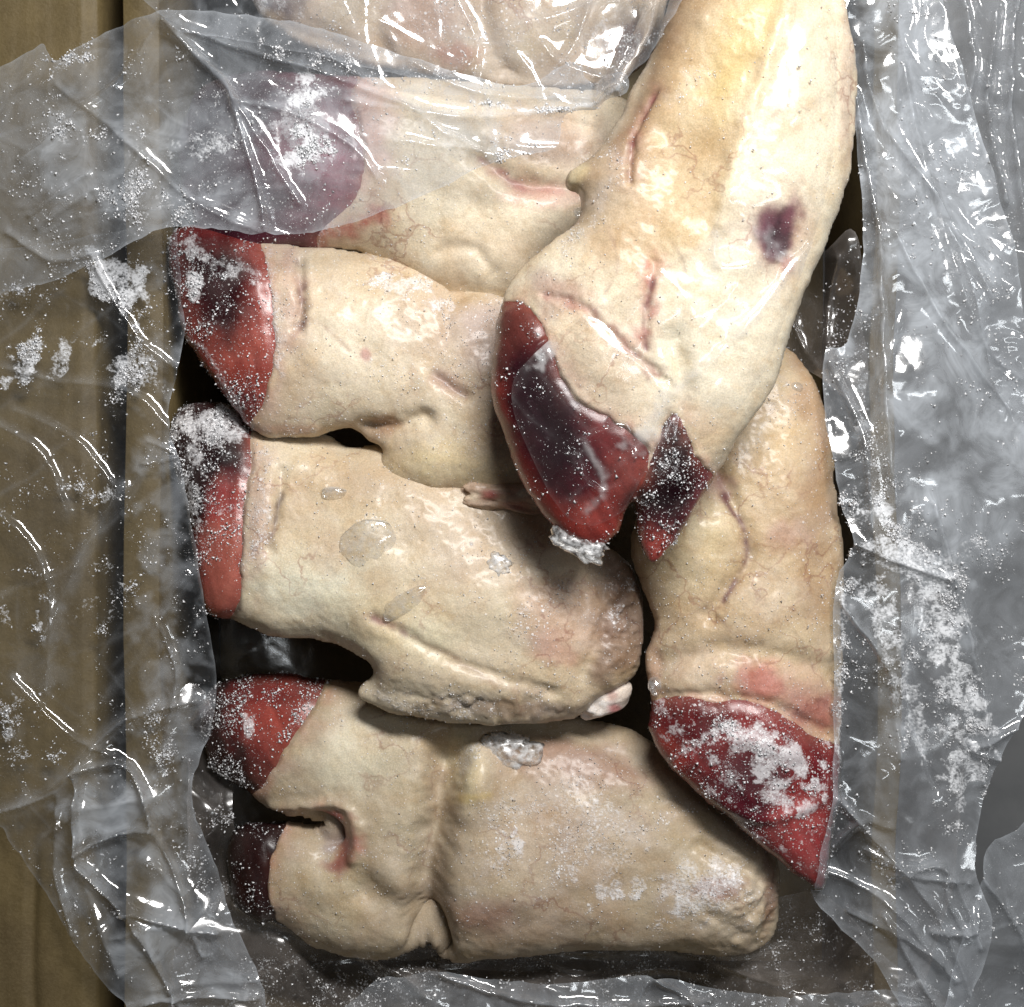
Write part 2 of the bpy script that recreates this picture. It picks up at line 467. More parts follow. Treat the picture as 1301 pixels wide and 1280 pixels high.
# ------------------------------------------------------------------ trotters
def trotter(spec):
    seed = spec['seed']; step = spec.get('step', 2.4)
    poly = roughen(spline(spec['outline'], 8), spec.get('rough', 2.2), 22, seed)
    g = Grid(poly, step)
    X, Y = g.X, g.Y
    h = g.inflate() * spec['fat']
    cap = spec.get('cap', 150.0)
    h = cap * np.tanh(h / cap)
    z0 = spec['z']; f = (H - z0) / H
    tx, ty = spec.get('tilt', (0, 0)); mx, my = poly.mean(0)
    zc = z0 + (X - mx) * tx + (Y - my) * ty
    # relief
    rimk = sst(0, 9, g.d)
    rel = 4.5 * fbm(X, Y, 90, seed, 3) + 0.7 * fbm(X, Y, 30, seed + 1, 3) + 0.4 * fbm(X, Y, 6, seed + 2, 3)
    for op in spec.get('relief', []):
        if op[0] == 'b': rel = rel + op[6] * g_blob(X, Y, *op[1:6])
        elif op[0] == 'n': rel = rel + op[5] * fbm(X, Y, op[6], seed + 15, 4) * g_blob(X, Y, *op[1:5], 0)
        else:
            d, _, _ = seg_dist(X + 2.5 * fbm(X, Y, 20, 5, 3), Y + 2.5 * fbm(X, Y, 20, 6, 3), spline(op[1], 5, False))
            rel = rel + op[3] * np.exp(-(d / op[2]) ** 2)
    frost = frostmask(X, Y, spec.get('frost0', 0.2), spec.get('frost', []))
    cl = []
    clawcut = np.full(X.shape, -1e9)
    for c in spec.get('claws', []):
        cp = roughen(spline(c['outline'], 12), 2.2, 15, seed + 9)
        ci = inside(X, Y, cp); cd, cbx, cby = seg_dist(g.X0, g.Y0, cp, True)
        csd = np.where(inside(g.X0, g.Y0, cp), cd, -cd)
        clawcut = np.maximum(clawcut, csd)
        cl.append((c, cp, csd, cbx, cby))
    cnear = (np.exp(-np.abs(np.minimum(clawcut, 0)) / 15) * np.clip(0.55 + 0.6 * fbm(X, Y, 18, seed + 13, 3), 0, 1))[..., None] * 0.55
    frost = np.clip(frost + 0.35 * cnear[..., 0], 0, 1)
    relb = rel - 7 * sst(-2, 8, clawcut)
    gy, gx = np.gradient(h, step)
    gx = np.clip(gx, -4, 4); gy = np.clip(gy, -4, 4)
    nl = np.sqrt(gx * gx + gy * gy + 1)
    def surf(h_, rel_, sgn, fat_, Xs, Ys, zc_):
        d = rel_ * rimk
        return W(Xs - gx / nl * d, Ys - gy / nl * d, zc_ + sgn * (h_ * fat_) + sgn * d / nl, f)
    loc = W(mx, my, z0 - cap * 0.6, f)
    root = empty('pig_trotter', tuple(loc), spec['label'], 'pig trotter', 'frozen pig trotters packed in the box')
    backk = spec.get('back', 0.7)

    def build(name, ins_use, q, Xs, Ys, hf, rel_, mat, col, fr, zadd=0.0):
        used = np.zeros(X.shape, bool)
        jj, ii = np.nonzero(q)
        for a, b in ((0, 0), (1, 0), (0, 1), (1, 1)): used[jj + a, ii + b] = True
        idx = np.full(X.shape, -1); idx[used] = np.arange(used.sum())
        Vf = surf(hf, rel_ + zadd, 1, 1.0, Xs, Ys, zc)[used]
        Vb = surf(hf, rel_ * 0.5 + zadd, -1, backk, Xs, Ys, zc)[used]
        n = used.sum()
        rim = (hf <= 0.01)[used]
        F = np.stack([idx[jj, ii], idx[jj + 1, ii], idx[jj + 1, ii + 1], idx[jj, ii + 1]], 1)
        ib = np.where(rim, np.arange(n), np.arange(n) + n)
        Fb = ib[F][:, ::-1]
        V = np.concatenate([Vf, Vb], 0)
        C = np.concatenate([col[used]] * 2, 0); FR = np.concatenate([fr[used], fr[used] * 0.5])
        o = mesh_obj(name, V - loc, np.concatenate([F, Fb], 0), mat, root, {'Col': C, 'Frost': FR})
        hm_add(Vf)
        return Vf, used
    q = g.quads(g.ins)
    deep = (clawcut > 14)
    qdeep = deep[:-1, :-1] & deep[1:, :-1] & deep[:-1, 1:] & deep[1:, 1:]
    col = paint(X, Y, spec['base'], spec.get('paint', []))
    hb = np.where(g.ins, h, 0)
    col = col * (1 - cnear) + cnear * lin((190, 132, 114))
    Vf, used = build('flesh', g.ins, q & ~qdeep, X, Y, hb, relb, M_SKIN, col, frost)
    nrm = np.stack([-gx / nl, gy / nl, 1 / nl], -1)
    Pall = [Vf]; Nall = [nrm[used]]; Wall = [(frost * (0.25 + 0.75 * sst(-0.1, 0.6, fbm(X, Y, 26, seed + 5, 4))))[used]]
    for (c, cp, csd, cbx, cby) in cl:
        ci = (csd > 0) & g.ins
        Xs = np.where(g.ins & (csd <= 0), cbx, X); Ys = np.where(g.ins & (csd <= 0), cby, Y)
        hs = np.where(g.ins, bilin(h, g, Xs, Ys), 0)
        hs = np.where(g.ins, np.maximum(hs, 0.02), 0)
        qc = g.quads(ci)
        # long fibres along the claw
        ang = math.radians(c.get('dir', 0)); s_ = Xs * math.cos(ang) + Ys * math.sin(ang); t_ = -Xs * math.sin(ang) + Ys * math.cos(ang)
        fib = fbm(s_ / 9.0, t_, 7, seed + 3, 3)
        relc = 2.0 * fbm(Xs, Ys, 60, seed + 8, 3) + 0.3 * fib - 3.5 + 5.0 * sst(0, 18, csd)
        for op in c.get('relief', []):
            if op[0] == 'b': relc = relc + op[6] * g_blob(Xs, Ys, *op[1:6])
            else:
                d, _, _ = seg_dist(Xs, Ys, spline(op[1], 5, False)); relc = relc + op[3] * np.exp(-(d / op[2]) ** 2)
        ccol = paint(Xs, Ys, c['base'], c.get('paint', []), 0.90, 0.78)
        ccol = np.clip(ccol * (1 + 0.14 * fib[..., None]), 0, 1)
        t1 = sst(-0.1, 0.7, fbm(s_ / 3.0, t_, 26, seed + 31, 4))[..., None] * 0.42; t2 = sst(0.0, 0.8, fbm(s_ / 2.0, t_, 15, seed + 32, 4))[..., None] * 0.35
        ccol = ccol * (1 - t1) + t1 * ccol * np.array([0.45, 0.30, 0.38]); ccol = ccol * (1 - t2) + t2 * np.clip(ccol * np.array([1.35, 1.75, 1.7]), 0, 1)
        e = (np.exp(-np.clip(csd, 0, None) / 9) * np.clip(0.7 + 0.5 * fbm(Xs, Ys, 14, seed + 12, 3), 0, 1))[..., None] * c.get('edge', 0.7)
        ccol = ccol * (1 - e) + e * lin((156, 92, 78))
        cfr = frostmask(Xs, Ys, c.get('frost0', 0.25), c.get('frost', []))
        Vc, uc = build('claw', ci, qc, Xs, Ys, hs, relc, M_CLAW, ccol, cfr)
        Pall.append(Vc); Nall.append(nrm[uc]); Wall.append((cfr * (0.25 + 1.2 * sst(-0.1, 0.6, fbm(Xs, Ys, 22, seed + 6, 4))))[uc])
    kp = Nall[0][:, 2] > 0.25
    crystals('frost_crystals', Pall[0][kp] - loc, Nall[0][kp], Wall[0][kp], int(spec.get('crys', 2500) * 0.55), 0.4, 2.0, root, loc, seed)
    if len(Pall) > 1:
        P = np.concatenate(Pall[1:]); N = np.concatenate(Nall[1:]); Wt = np.concatenate(Wall[1:])
        kp = N[:, 2] > 0.25
        crystals('frost_crystals', P[kp] - loc, N[kp], Wt[kp], int(spec.get('crys', 2500) * 0.35), 0.7, 3.4, root, loc, seed + 1)
    spec['_'] = (root, loc, f, g, h, zc)
    return root

CREAM = (226, 212, 178); YEL = (216, 186, 108); TAN = (190, 160, 116); PINK = (205, 160, 140); RED = (160, 40, 36); DKR = (78, 16, 26)
PURP = (48, 14, 32); BLK = (22, 10, 16); ROSE = (196, 92, 78); BLOOD = (120, 28, 34); GREY = (196, 186, 172); WHITE = (240, 232, 208); BROWN = (150, 112, 72)

TROTTERS = []
# big one on top, upper right
A = dict(seed=3, z=150, fat=0.62, cap=120, back=0.55, tilt=(0.02, -0.02), base=(232, 216, 180), frost0=0.10, crys=3000,
  label='large cream trotter lying on top of the others, its two claws pointing down',
  outline=[(858, -90), (850, 0), (830, 66), (803, 116), (781, 162), (752, 202), (722, 220), (720, 238), (737, 250), (731, 284), (697, 310), (662, 340),
    (641, 376), (629, 430), (625, 500), (642, 560), (664, 612), (692, 655), (726, 684), (758, 694), (785, 676), (799, 645), (806, 640), (810, 672), (820, 702), (830, 714),
    (846, 702), (874, 664), (892, 634), (908, 606), (928, 574), (952, 536), (986, 478), (1011, 400), (1034, 342), (1052, 296), (1076, 228), (1084, 150), (1081, 78), (1068, 0), (1062, -90)],
  paint=[('p', [(840, -80), (1000, -80), (984, 30), (945, 150), (915, 230), (900, 300), (852, 330), (790, 350), (742, 320), (735, 250), (790, 170), (830, 60)], (204, 172, 112), .9, 9),
    ('p', [(840, -80), (925, -80), (880, 40), (838, 120), (812, 200), (788, 270), (735, 290), (712, 230), (780, 165), (825, 60)], (148, 116, 78), .85, 24),
    ('b', 935, 90, 40, 90, 22, (214, 182, 84), .8, .9), ('b', 830, 280, 70, 90, 20, (206, 176, 126), .7, .8),
    ('b', 770, 250, 50, 90, 10, (200, 176, 140), .6), ('b', 990, 200, 70, 190, 12, (238, 224, 190), .7), ('b', 1068, 120, 14, 130, 0, (206, 176, 148), .7),
    ('b', 880, 440, 90, 110, 20, (240, 228, 194), .7), ('b', 700, 380, 40, 34, 40, (190, 158, 140), .75), ('b', 770, 470, 70, 50, 45, (222, 198, 160), .7),
    ('b', 860, 290, 40, 70, 0, (212, 178, 110), .5),
    ('l', [(826, 130), (806, 170), (797, 205), (795, 240)], 5, (130, 30, 44), .9, .3), ('l', [(826, 130), (806, 170), (797, 205), (795, 240)], 16, (176, 120, 104), .4),
    ('l', [(824, 345), (816, 380), (818, 410), (806, 440)], 13, (200, 90, 74), .75), ('l', [(822, 370), (816, 395), (812, 425), (814, 450)], 4, (120, 30, 30), .9),
    ('l', [(690, 380), (735, 400), (775, 430), (800, 458), (830, 485)], 6, (158, 70, 58), .7, 1.0), ('l', [(700, 376), (745, 402), (790, 445)], 20, (196, 148, 122), .45),
    ('b', 976, 308, 46, 58, 20, (214, 170, 160), .5, 1.0), ('b', 980, 306, 28, 40, 12, (132, 54, 74), .95, .6), ('b', 978, 310, 22, 32, 20, (62, 14, 38), .95, .6), ('b', 990, 345, 10, 12, 20, (196, 110, 96), .7), ('b', 958, 296, 14, 20, 40, (130, 60, 84), .8, 1.0), ('b', 992, 284, 10, 22, 10, (150, 76, 96), .7, 1.0), ('b', 970, 336, 10, 16, 30, (110, 44, 66), .7, 1.0),
    ('l', [(985, 30), (955, 120), (925, 210), (905, 300)], 5, (232, 206, 150), .6), ('l', [(980, 90), (985, 150), (960, 175), (985, 152), (1010, 160)], 2.0, (150, 130, 116), .5),
    ('l', [(940, 170), (955, 230), (950, 270)], 2, (150, 126, 110), .45), ('l', [(770, 300), (780, 350), (760, 390)], 2.4, (160, 120, 100), .5), ('l', [(845, 320), (862, 350), (850, 372)], 2.4, (160, 130, 104), .5),
    ('l', [(722, 470), (745, 520), (800, 552)], 9, (190, 140, 110), .5), ('b', 905, 560, 30, 50, 30, (220, 190, 140), .6), ('b', 735, 228, 14, 14, 0, (226, 206, 150), .9)],
  relief=[('b', 737, 234, 20, 15, 0, 7), ('l', [(826, 130), (804, 175), (795, 245)], 4, -5), ('l', [(824, 345), (815, 400), (812, 450)], 6, -4), ('l', [(985, 30), (955, 120), (925, 210), (905, 300)], 10, 5),
    ('l', [(690, 380), (740, 402), (800, 458), (850, 500)], 5, -4), ('b', 978, 310, 26, 34, 10, -8), ('l', [(850, 545), (862, 500), (850, 440)], 14, -12), ('b', 950, 480, 50, 70, 20, 8), ('b', 760, 440, 55, 40, 40, 8),
    ('b', 1000, 130, 60, 160, 10, 8), ('b', 860, 200, 40, 120, 20, -10)],
  frost=[('l', [(760, 190), (780, 230), (750, 290), (720, 320)], 14, .5), ('l', [(690, 380), (740, 402), (800, 458)], 16, .35), ('b', 870, 130, 24, 40, 10, .45)],
  claws=[dict(base=(84, 22, 32), dir=62, frost0=.12, outline=[(600, 380), (640, 384), (664, 390), (690, 424), (708, 470), (732, 508), (772, 534), (800, 552), (822, 576), (818, 612), (806, 638), (800, 660), (800, 720), (740, 740), (660, 690), (590, 540)],
      paint=[('p', [(610, 380), (660, 385), (690, 430), (650, 460), (640, 520), (615, 520)], (112, 52, 46), .9, 12), ('p', [(600, 480), (636, 490), (655, 560), (690, 620), (720, 640), (760, 630), (800, 590), (840, 600), (820, 720), (700, 740), (600, 600)], (168, 58, 48), .95, 16),
        ('b', 760, 556, 40, 26, 20, (140, 46, 48), .8), ('p', [(655, 455), (700, 470), (735, 530), (740, 590), (700, 610), (665, 560), (648, 500)], (38, 8, 22), .95, 26), ('b', 745, 660, 20, 30, -20, (196, 78, 66), .6), ('b', 790, 600, 26, 40, 10, (186, 86, 74), .5)],
      relief=[('l', [(655, 470), (690, 440), (712, 430)], 4, 3)],
      frost=[('b', 692, 452, 14, 9, -30, .8), ('b', 728, 578, 16, 5, 10, .6)]),
    dict(base=(88, 22, 34), dir=110, frost0=.38, outline=[(838, 544), (854, 532), (868, 556), (886, 584), (904, 606), (925, 640), (880, 720), (830, 740), (803, 720), (802, 650), (806, 624), (820, 588)],
      paint=[('p', [(830, 530), (870, 530), (882, 600), (860, 650), (815, 655), (815, 590)], (24, 8, 16), .96, 22), ('b', 832, 695, 26, 32, 10, (190, 66, 52), .95), ('b', 885, 632, 12, 40, 30, (130, 46, 56), .7)],
      frost=[('b', 850, 590, 26, 46, 20, .5)])])
# second row right, under A
F_ = dict(seed=8, z=10, fat=0.66, cap=120, tilt=(-0.02, 0.06), base=(206, 178, 128), frost0=0.28, crys=3500,
  label='tan trotter along the right-hand film, its frosted red claw at the lower end',
  outline=[(960, 440), (1000, 440), (1036, 478), (1056, 556), (1066, 650), (1072, 730), (1068, 800), (1066, 900), (1062, 990), (1052, 1060), (1042, 1124), (1014, 1110), (974, 1078), (930, 1042), (882, 1002), (848, 968), (824, 930), (826, 888), (820, 834), (832, 790), (814, 744), (802, 704), (804, 670), (840, 600), (900, 500)],
  paint=[('b', 1030, 600, 34, 200, 0, (172, 128, 76), .8), ('b', 870, 690, 70, 60, 20, (214, 190, 132), .8), ('b', 990, 560, 40, 40, 0, (210, 182, 124), .7), ('b', 920, 780, 90, 60, 0, (204, 178, 134), .5),  # brown right edge: icy tan plus painted shading of the curved side
    ('b', 990, 680, 30, 22, 0, (190, 140, 124), .6), ('l', [(905, 595), (918, 640), (935, 665), (942, 700), (930, 730), (912, 760)], 4, (104, 40, 56), .85, .3), ('b', 915, 632, 8, 9, 0, (90, 20, 36), .95), ('b', 900, 612, 26, 20, 30, (190, 132, 124), .6),
    ('l', [(1000, 800), (1015, 822), (1030, 845)], 2, (110, 80, 60), .6), ('l', [(905, 780), (925, 800), (960, 812)], 2, (140, 104, 80), .5),
    ('b', 960, 858, 46, 26, 6, (200, 96, 72), .9), ('b', 1030, 895, 40, 34, 10, (170, 60, 52), .8), ('b', 880, 840, 50, 24, 0, (214, 188, 150), .8), ('b', 826, 850, 10, 60, 0, (178, 130, 96), .7), ('b', 1010, 860, 30, 30, 0, (210, 170, 140), .5)],
  relief=[('l', [(905, 600), (930, 655), (942, 700), (925, 735), (890, 780)], 11, -9), ('b', 862, 690, 50, 52, 0, 14), ('l', [(830, 840), (900, 822), (980, 826), (1050, 850)], 14, -8), ('b', 960, 780, 70, 40, 0, 6), ('l', [(835, 880), (900, 876), (980, 892), (1050, 930)], 8, -6), ('b', 1005, 640, 40, 90, 0, 8)],
  frost=[('b', 960, 820, 80, 40, 0, .35), ('l', [(985, 490), (960, 560), (930, 590)], 16, .6), ('b', 900, 860, 60, 16, 0, .35)],
  claws=[dict(base=(146, 46, 46), dir=55, frost0=.42, outline=[(800, 900), (826, 886), (868, 880), (905, 886), (940, 882), (985, 902), (1030, 930), (1062, 940), (1100, 940), (1080, 1150), (1000, 1150), (900, 1060), (800, 960)],
      paint=[('b', 880, 920, 56, 34, 0, (100, 24, 32), .95), ('b', 950, 990, 56, 56, 20, (84, 18, 34), .95), ('b', 1010, 1040, 30, 60, -40, (190, 70, 70), .8), ('b', 850, 950, 16, 40, -30, (170, 50, 34), .8), ('b', 1030, 960, 16, 40, 0, (110, 20, 34), .7)],
      relief=[('l', [(860, 970), (920, 930), (1000, 950)], 10, 4), ('l', [(900, 1000), (960, 1030), (1030, 1010)], 8, 4)],
      frost=[('b', 850, 905, 26, 26, 0, .8), ('b', 950, 935, 44, 34, 30, .95), ('b', 1000, 960, 36, 50, 30, 1.0), ('b', 920, 985, 20, 40, 30, .7), ('l', [(850, 960), (900, 920), (925, 905)], 9, .8), ('b', 958, 970, 12, 12, 0, 1.0), ('b', 1020, 1010, 26, 26, 0, .9), ('l', [(880, 1000), (950, 1045), (1030, 1100)], 8, .6)])])
# upper left under the folded film
B = dict(seed=12, z=-10, fat=0.62, cap=118, base=(222, 204, 168), frost0=0.2, crys=1200,
  label='trotter half covered by the folded film, its dark purple claw showing through',
  outline=[(232, 160), (258, 112), (320, 92), (400, 96), (480, 100), (580, 104), (680, 112), (770, 120), (830, 150), (820, 220), (780, 290), (720, 340), (660, 376), (590, 384), (540, 366), (490, 338), (440, 318), (380, 318), (320, 322), (266, 312), (238, 262), (226, 205)],
  paint=[('b', 700, 190, 80, 40, 10, (206, 170, 146), .7), ('b', 520, 250, 110, 60, 0, (232, 216, 178), .7), ('l', [(612, 215), (640, 235), (680, 252), (725, 250)], 7, (160, 70, 70), .75), ('b', 690, 255, 50, 20, 0, (200, 130, 116), .6),
    ('l', [(400, 312), (440, 298), (490, 280)], 12, (190, 60, 48), .85), ('b', 640, 330, 60, 40, 0, (206, 180, 136), .6), ('b', 470, 170, 40, 80, 0, (204, 150, 150), .6)],
  relief=[('l', [(560, 330), (600, 324), (625, 350)], 9, -5), ('b', 585, 335, 26, 22, 0, 2), ('l', [(612, 215), (650, 240), (725, 250)], 12, -10), ('b', 618, 352, 12, 22, 20, 6)],
  frost=[('b', 690, 190, 60, 30, 0, .4), ('b', 410, 300, 40, 14, 0, .5)],
  claws=[dict(base=(104, 44, 62), dir=10, frost0=.3, outline=[(200, 60), (440, 80), (456, 140), (470, 200), (462, 250), (440, 282), (410, 306), (392, 340), (200, 340)],
      paint=[('b', 290, 160, 90, 80, 0, (36, 20, 32), .95), ('b', 400, 220, 70, 60, 0, (172, 90, 112), .8), ('b', 290, 255, 90, 60, 0, (52, 20, 36), .9)], frost=[('b', 390, 165, 30, 40, 0, .9), ('b', 290, 200, 40, 40, 0, .5)])])
# second from top on the left
C_ = dict(seed=17, z=0, fat=0.62, cap=112, tilt=(0, 0.0), base=(216, 196, 158), frost0=0.3, crys=4500,
  label='trotter pointing left directly below the folded film, red claw with a dark centre',
  outline=[(214, 312), (240, 286), (290, 296), (336, 308), (400, 316), (482, 326), (538, 346), (572, 368), (608, 368), (660, 388), (715, 430), (750, 500), (752, 580), (712, 650), (660, 656), (620, 642), (585, 628), (540, 628), (500, 620), (478, 598), (484, 572), (466, 560), (446, 544), (420, 548), (396, 556), (345, 556), (322, 548), (304, 526), (284, 500), (258, 462), (236, 428), (226, 380)],
  paint=[('b', 440, 420, 80, 60, 0, (226, 208, 172), .7), ('b', 560, 420, 100, 60, 10, (204, 180, 148), .7), ('b', 620, 440, 70, 70, 0, (180, 152, 138), .75), ('b', 470, 350, 60, 30, 10, (204, 178, 130), .8), ('b', 560, 590, 80, 30, 5, (222, 196, 132), .85), ('b', 650, 610, 50, 26, 0, (226, 200, 140), .7),
    ('l', [(382, 335), (386, 370), (392, 395), (384, 425)], 7, (90, 40, 44), .85, .8), ('l', [(372, 330), (380, 380), (376, 430)], 18, (196, 148, 128), .6), ('l', [(560, 485), (575, 495), (592, 506)], 5, (130, 90, 90), .7), ('b', 570, 492, 30, 16, 20, (180, 146, 134), .6),
    ('b', 470, 455, 7, 9, 0, (196, 130, 116), .8), ('l', [(400, 410), (430, 430), (450, 450)], 3, (176, 140, 110), .6), ('b', 370, 545, 40, 8, 0, (206, 150, 110), .7), ('b', 490, 545, 26, 14, -20, (176, 124, 64), .8), ('l', [(345, 320), (356, 400), (360, 470), (340, 540)], 10, (208, 184, 160), .8),
    ('b', 630, 640, 40, 12, 0, (206, 110, 84), .6), ('b', 600, 380, 30, 12, 10, (196, 164, 112), .7)],
  relief=[('l', [(384, 335), (390, 385), (384, 425)], 7, -7), ('l', [(466, 548), (500, 548), (540, 535)], 12, -13), ('b', 560, 590, 70, 32, 0, 10), ('l', [(555, 482), (595, 508)], 8, -6), ('b', 410, 470, 60, 70, 0, 8), ('l', [(590, 372), (570, 400), (575, 430)], 9, -5), ('b', 500, 350, 40, 20, 10, -4)],
  frost=[('b', 530, 365, 60, 26, 20, .8), ('l', [(345, 330), (356, 400), (360, 470)], 14, .55), ('b', 620, 420, 60, 70, 0, .45), ('l', [(485, 600), (520, 625), (600, 635), (680, 640)], 10, .75), ('l', [(330, 550), (400, 552)], 10, .6), ('b', 460, 460, 16, 26, 30, .5), ('b', 450, 420, 60, 50, 0, -.5)],
  claws=[dict(base=(166, 70, 60), dir=75, frost0=.36, outline=[(180, 270), (330, 280), (334, 306), (348, 350), (354, 400), (358, 440), (352, 490), (340, 520), (326, 540), (300, 580), (180, 500)],
      paint=[ ('b', 262, 300, 60, 26, 0, (120, 26, 32), .85), ('b', 310, 440, 40, 60, -10, (186, 84, 68), .8), ('b', 250, 425, 18, 22, 0, (160, 56, 44), .7), ('b', 318, 515, 18, 16, 0, (120, 40, 50), .7), ('p', [(236, 325), (290, 320), (322, 350), (322, 410), (300, 440), (270, 432), (250, 405)], (36, 8, 18), .96, 24)],
      frost=[('b', 255, 365, 13, 22, 20, 1.0), ('l', [(235, 310), (280, 340), (330, 350)], 16, .8), ('l', [(240, 420), (280, 470), (310, 520)], 8, .75), ('b', 325, 470, 26, 36, 0, .35), ('b', 300, 350, 30, 30, 0, .5)])])
# middle
D = dict(seed=21, z=-22, fat=0.76, cap=100, tilt=(0, 0.11), base=(214, 194, 154), frost0=0.24, crys=4500,
  label='middle trotter with ice drops on its skin and a white knuckle bone at one end',
  outline=[(212, 540), (236, 512), (280, 512), (318, 530), (336, 546), (380, 548), (412, 552), (440, 566), (478, 566), (520, 560), (600, 570), (690, 610), (740, 684), (788, 704), (812, 744), (816, 792), (812, 838), (796, 862), (760, 884), (728, 908), (670, 916), (600, 916), (540, 910), (492, 900), (456, 880), (474, 856), (470, 842), (430, 816), (380, 810), (335, 804), (300, 788), (268, 780), (252, 728), (238, 650), (222, 600)],
  paint=[('b', 380, 740, 100, 60, 15, (236, 228, 194), .9, .8), ('b', 500, 790, 90, 40, 20, (228, 214, 168), .8), ('b', 420, 620, 70, 40, 0, (206, 178, 130), .7), ('b', 560, 680, 80, 50, 0, (202, 174, 132), .5), ('b', 640, 700, 110, 60, 10, (204, 180, 146), .8), ('b', 720, 780, 70, 50, 10, (206, 164, 136), .7),
    ('b', 705, 820, 40, 20, 30, (200, 130, 104), .5), ('b', 770, 760, 30, 60, 0, (168, 132, 100), .7), ('b', 620, 850, 120, 30, 10, (206, 182, 140), .7), ('b', 650, 893, 110, 14, 3, (120, 96, 76), .75), ('b', 790, 840, 20, 20, 0, (200, 160, 90), .7), ('b', 470, 860, 20, 16, 0, (220, 200, 160), .6),  # dark brown band along the lower edge paints in the underside's shade
    ('l', [(364, 630), (358, 660), (352, 690)], 4, (70, 36, 30), .85, .6), ('b', 340, 650, 16, 80, 4, (200, 172, 146), .85), ('l', [(480, 780), (500, 790), (522, 800)], 4, (140, 90, 100), .8), ('l', [(522, 800), (580, 830), (640, 865), (700, 872)], 4, (160, 124, 90), .6),
    ('b', 495, 785, 24, 8, 20, (190, 130, 124), .5), ('l', [(315, 640), (312, 760), (296, 786)], 5, (80, 40, 26), .8, .4), ('b', 430, 700, 30, 30, 0, (214, 190, 156), .6), ('b', 600, 690, 3, 3, 0, (60, 40, 30), .8), ('p', [(765, 690), (830, 740), (830, 830), (790, 850), (745, 860), (762, 800), (775, 750)], (126, 88, 62), .8, 12), ('p', [(470, 590), (700, 600), (770, 690), (640, 690), (520, 650), (440, 620)], (186, 154, 114), .45, 24)],  # last polygon: tan upper part, shadow of the trotter above painted in
  relief=[('l', [(366, 600), (358, 660), (352, 700)], 7, -6), ('l', [(480, 778), (522, 800), (590, 838), (700, 872)], 8, -5), ('b', 560, 850, 70, 24, 15, 5), ('b', 640, 740, 90, 60, 0, 7), ('l', [(490, 880), (580, 885), (690, 880)], 14, -4), ('b', 345, 650, 16, 70, 4, 5), ('b', 470, 690, 30, 34, 0, 6), ('l', [(760, 720), (770, 780), (740, 850)], 14, -7), ('b', 400, 700, 60, 40, 0, 5), ('n', 790, 780, 36, 90, 6, 13), ('n', 620, 893, 140, 18, 4, 12)],
  frost=[('l', [(340, 580), (345, 650), (335, 720)], 14, .6), ('b', 720, 760, 70, 50, 0, .5), ('b', 600, 890, 100, 18, 0, .5), ('l', [(470, 875), (520, 895), (600, 912)], 10, .6), ('b', 480, 660, 26, 10, 0, .6), ('b', 390, 750, 80, 50, 0, -.9), ('b', 520, 800, 80, 40, 0, -.5), ('b', 790, 770, 20, 50, 0, .6)],
  claws=[dict(base=(172, 76, 66), dir=82, frost0=.42, outline=[(180, 500), (300, 500), (326, 545), (329, 600), (322, 650), (318, 720), (312, 762), (296, 788), (290, 830), (180, 800)],
      paint=[('b', 300, 580, 30, 40, 0, (88, 20, 36), .8), ('b', 280, 640, 30, 34, 0, (150, 34, 40), .8), ('b', 290, 735, 34, 70, 0, (188, 100, 84), .9), ('p', [(205, 500), (310, 505), (318, 560), (312, 596), (280, 610), (262, 680), (240, 690), (205, 600)], (20, 8, 14), .97, 14), ('b', 258, 710, 12, 40, 0, (110, 30, 40), .7)],
      frost=[('b', 270, 560, 60, 40, 0, .85), ('b', 255, 620, 30, 50, 0, .75), ('b', 290, 740, 30, 40, 0, -.8)])])
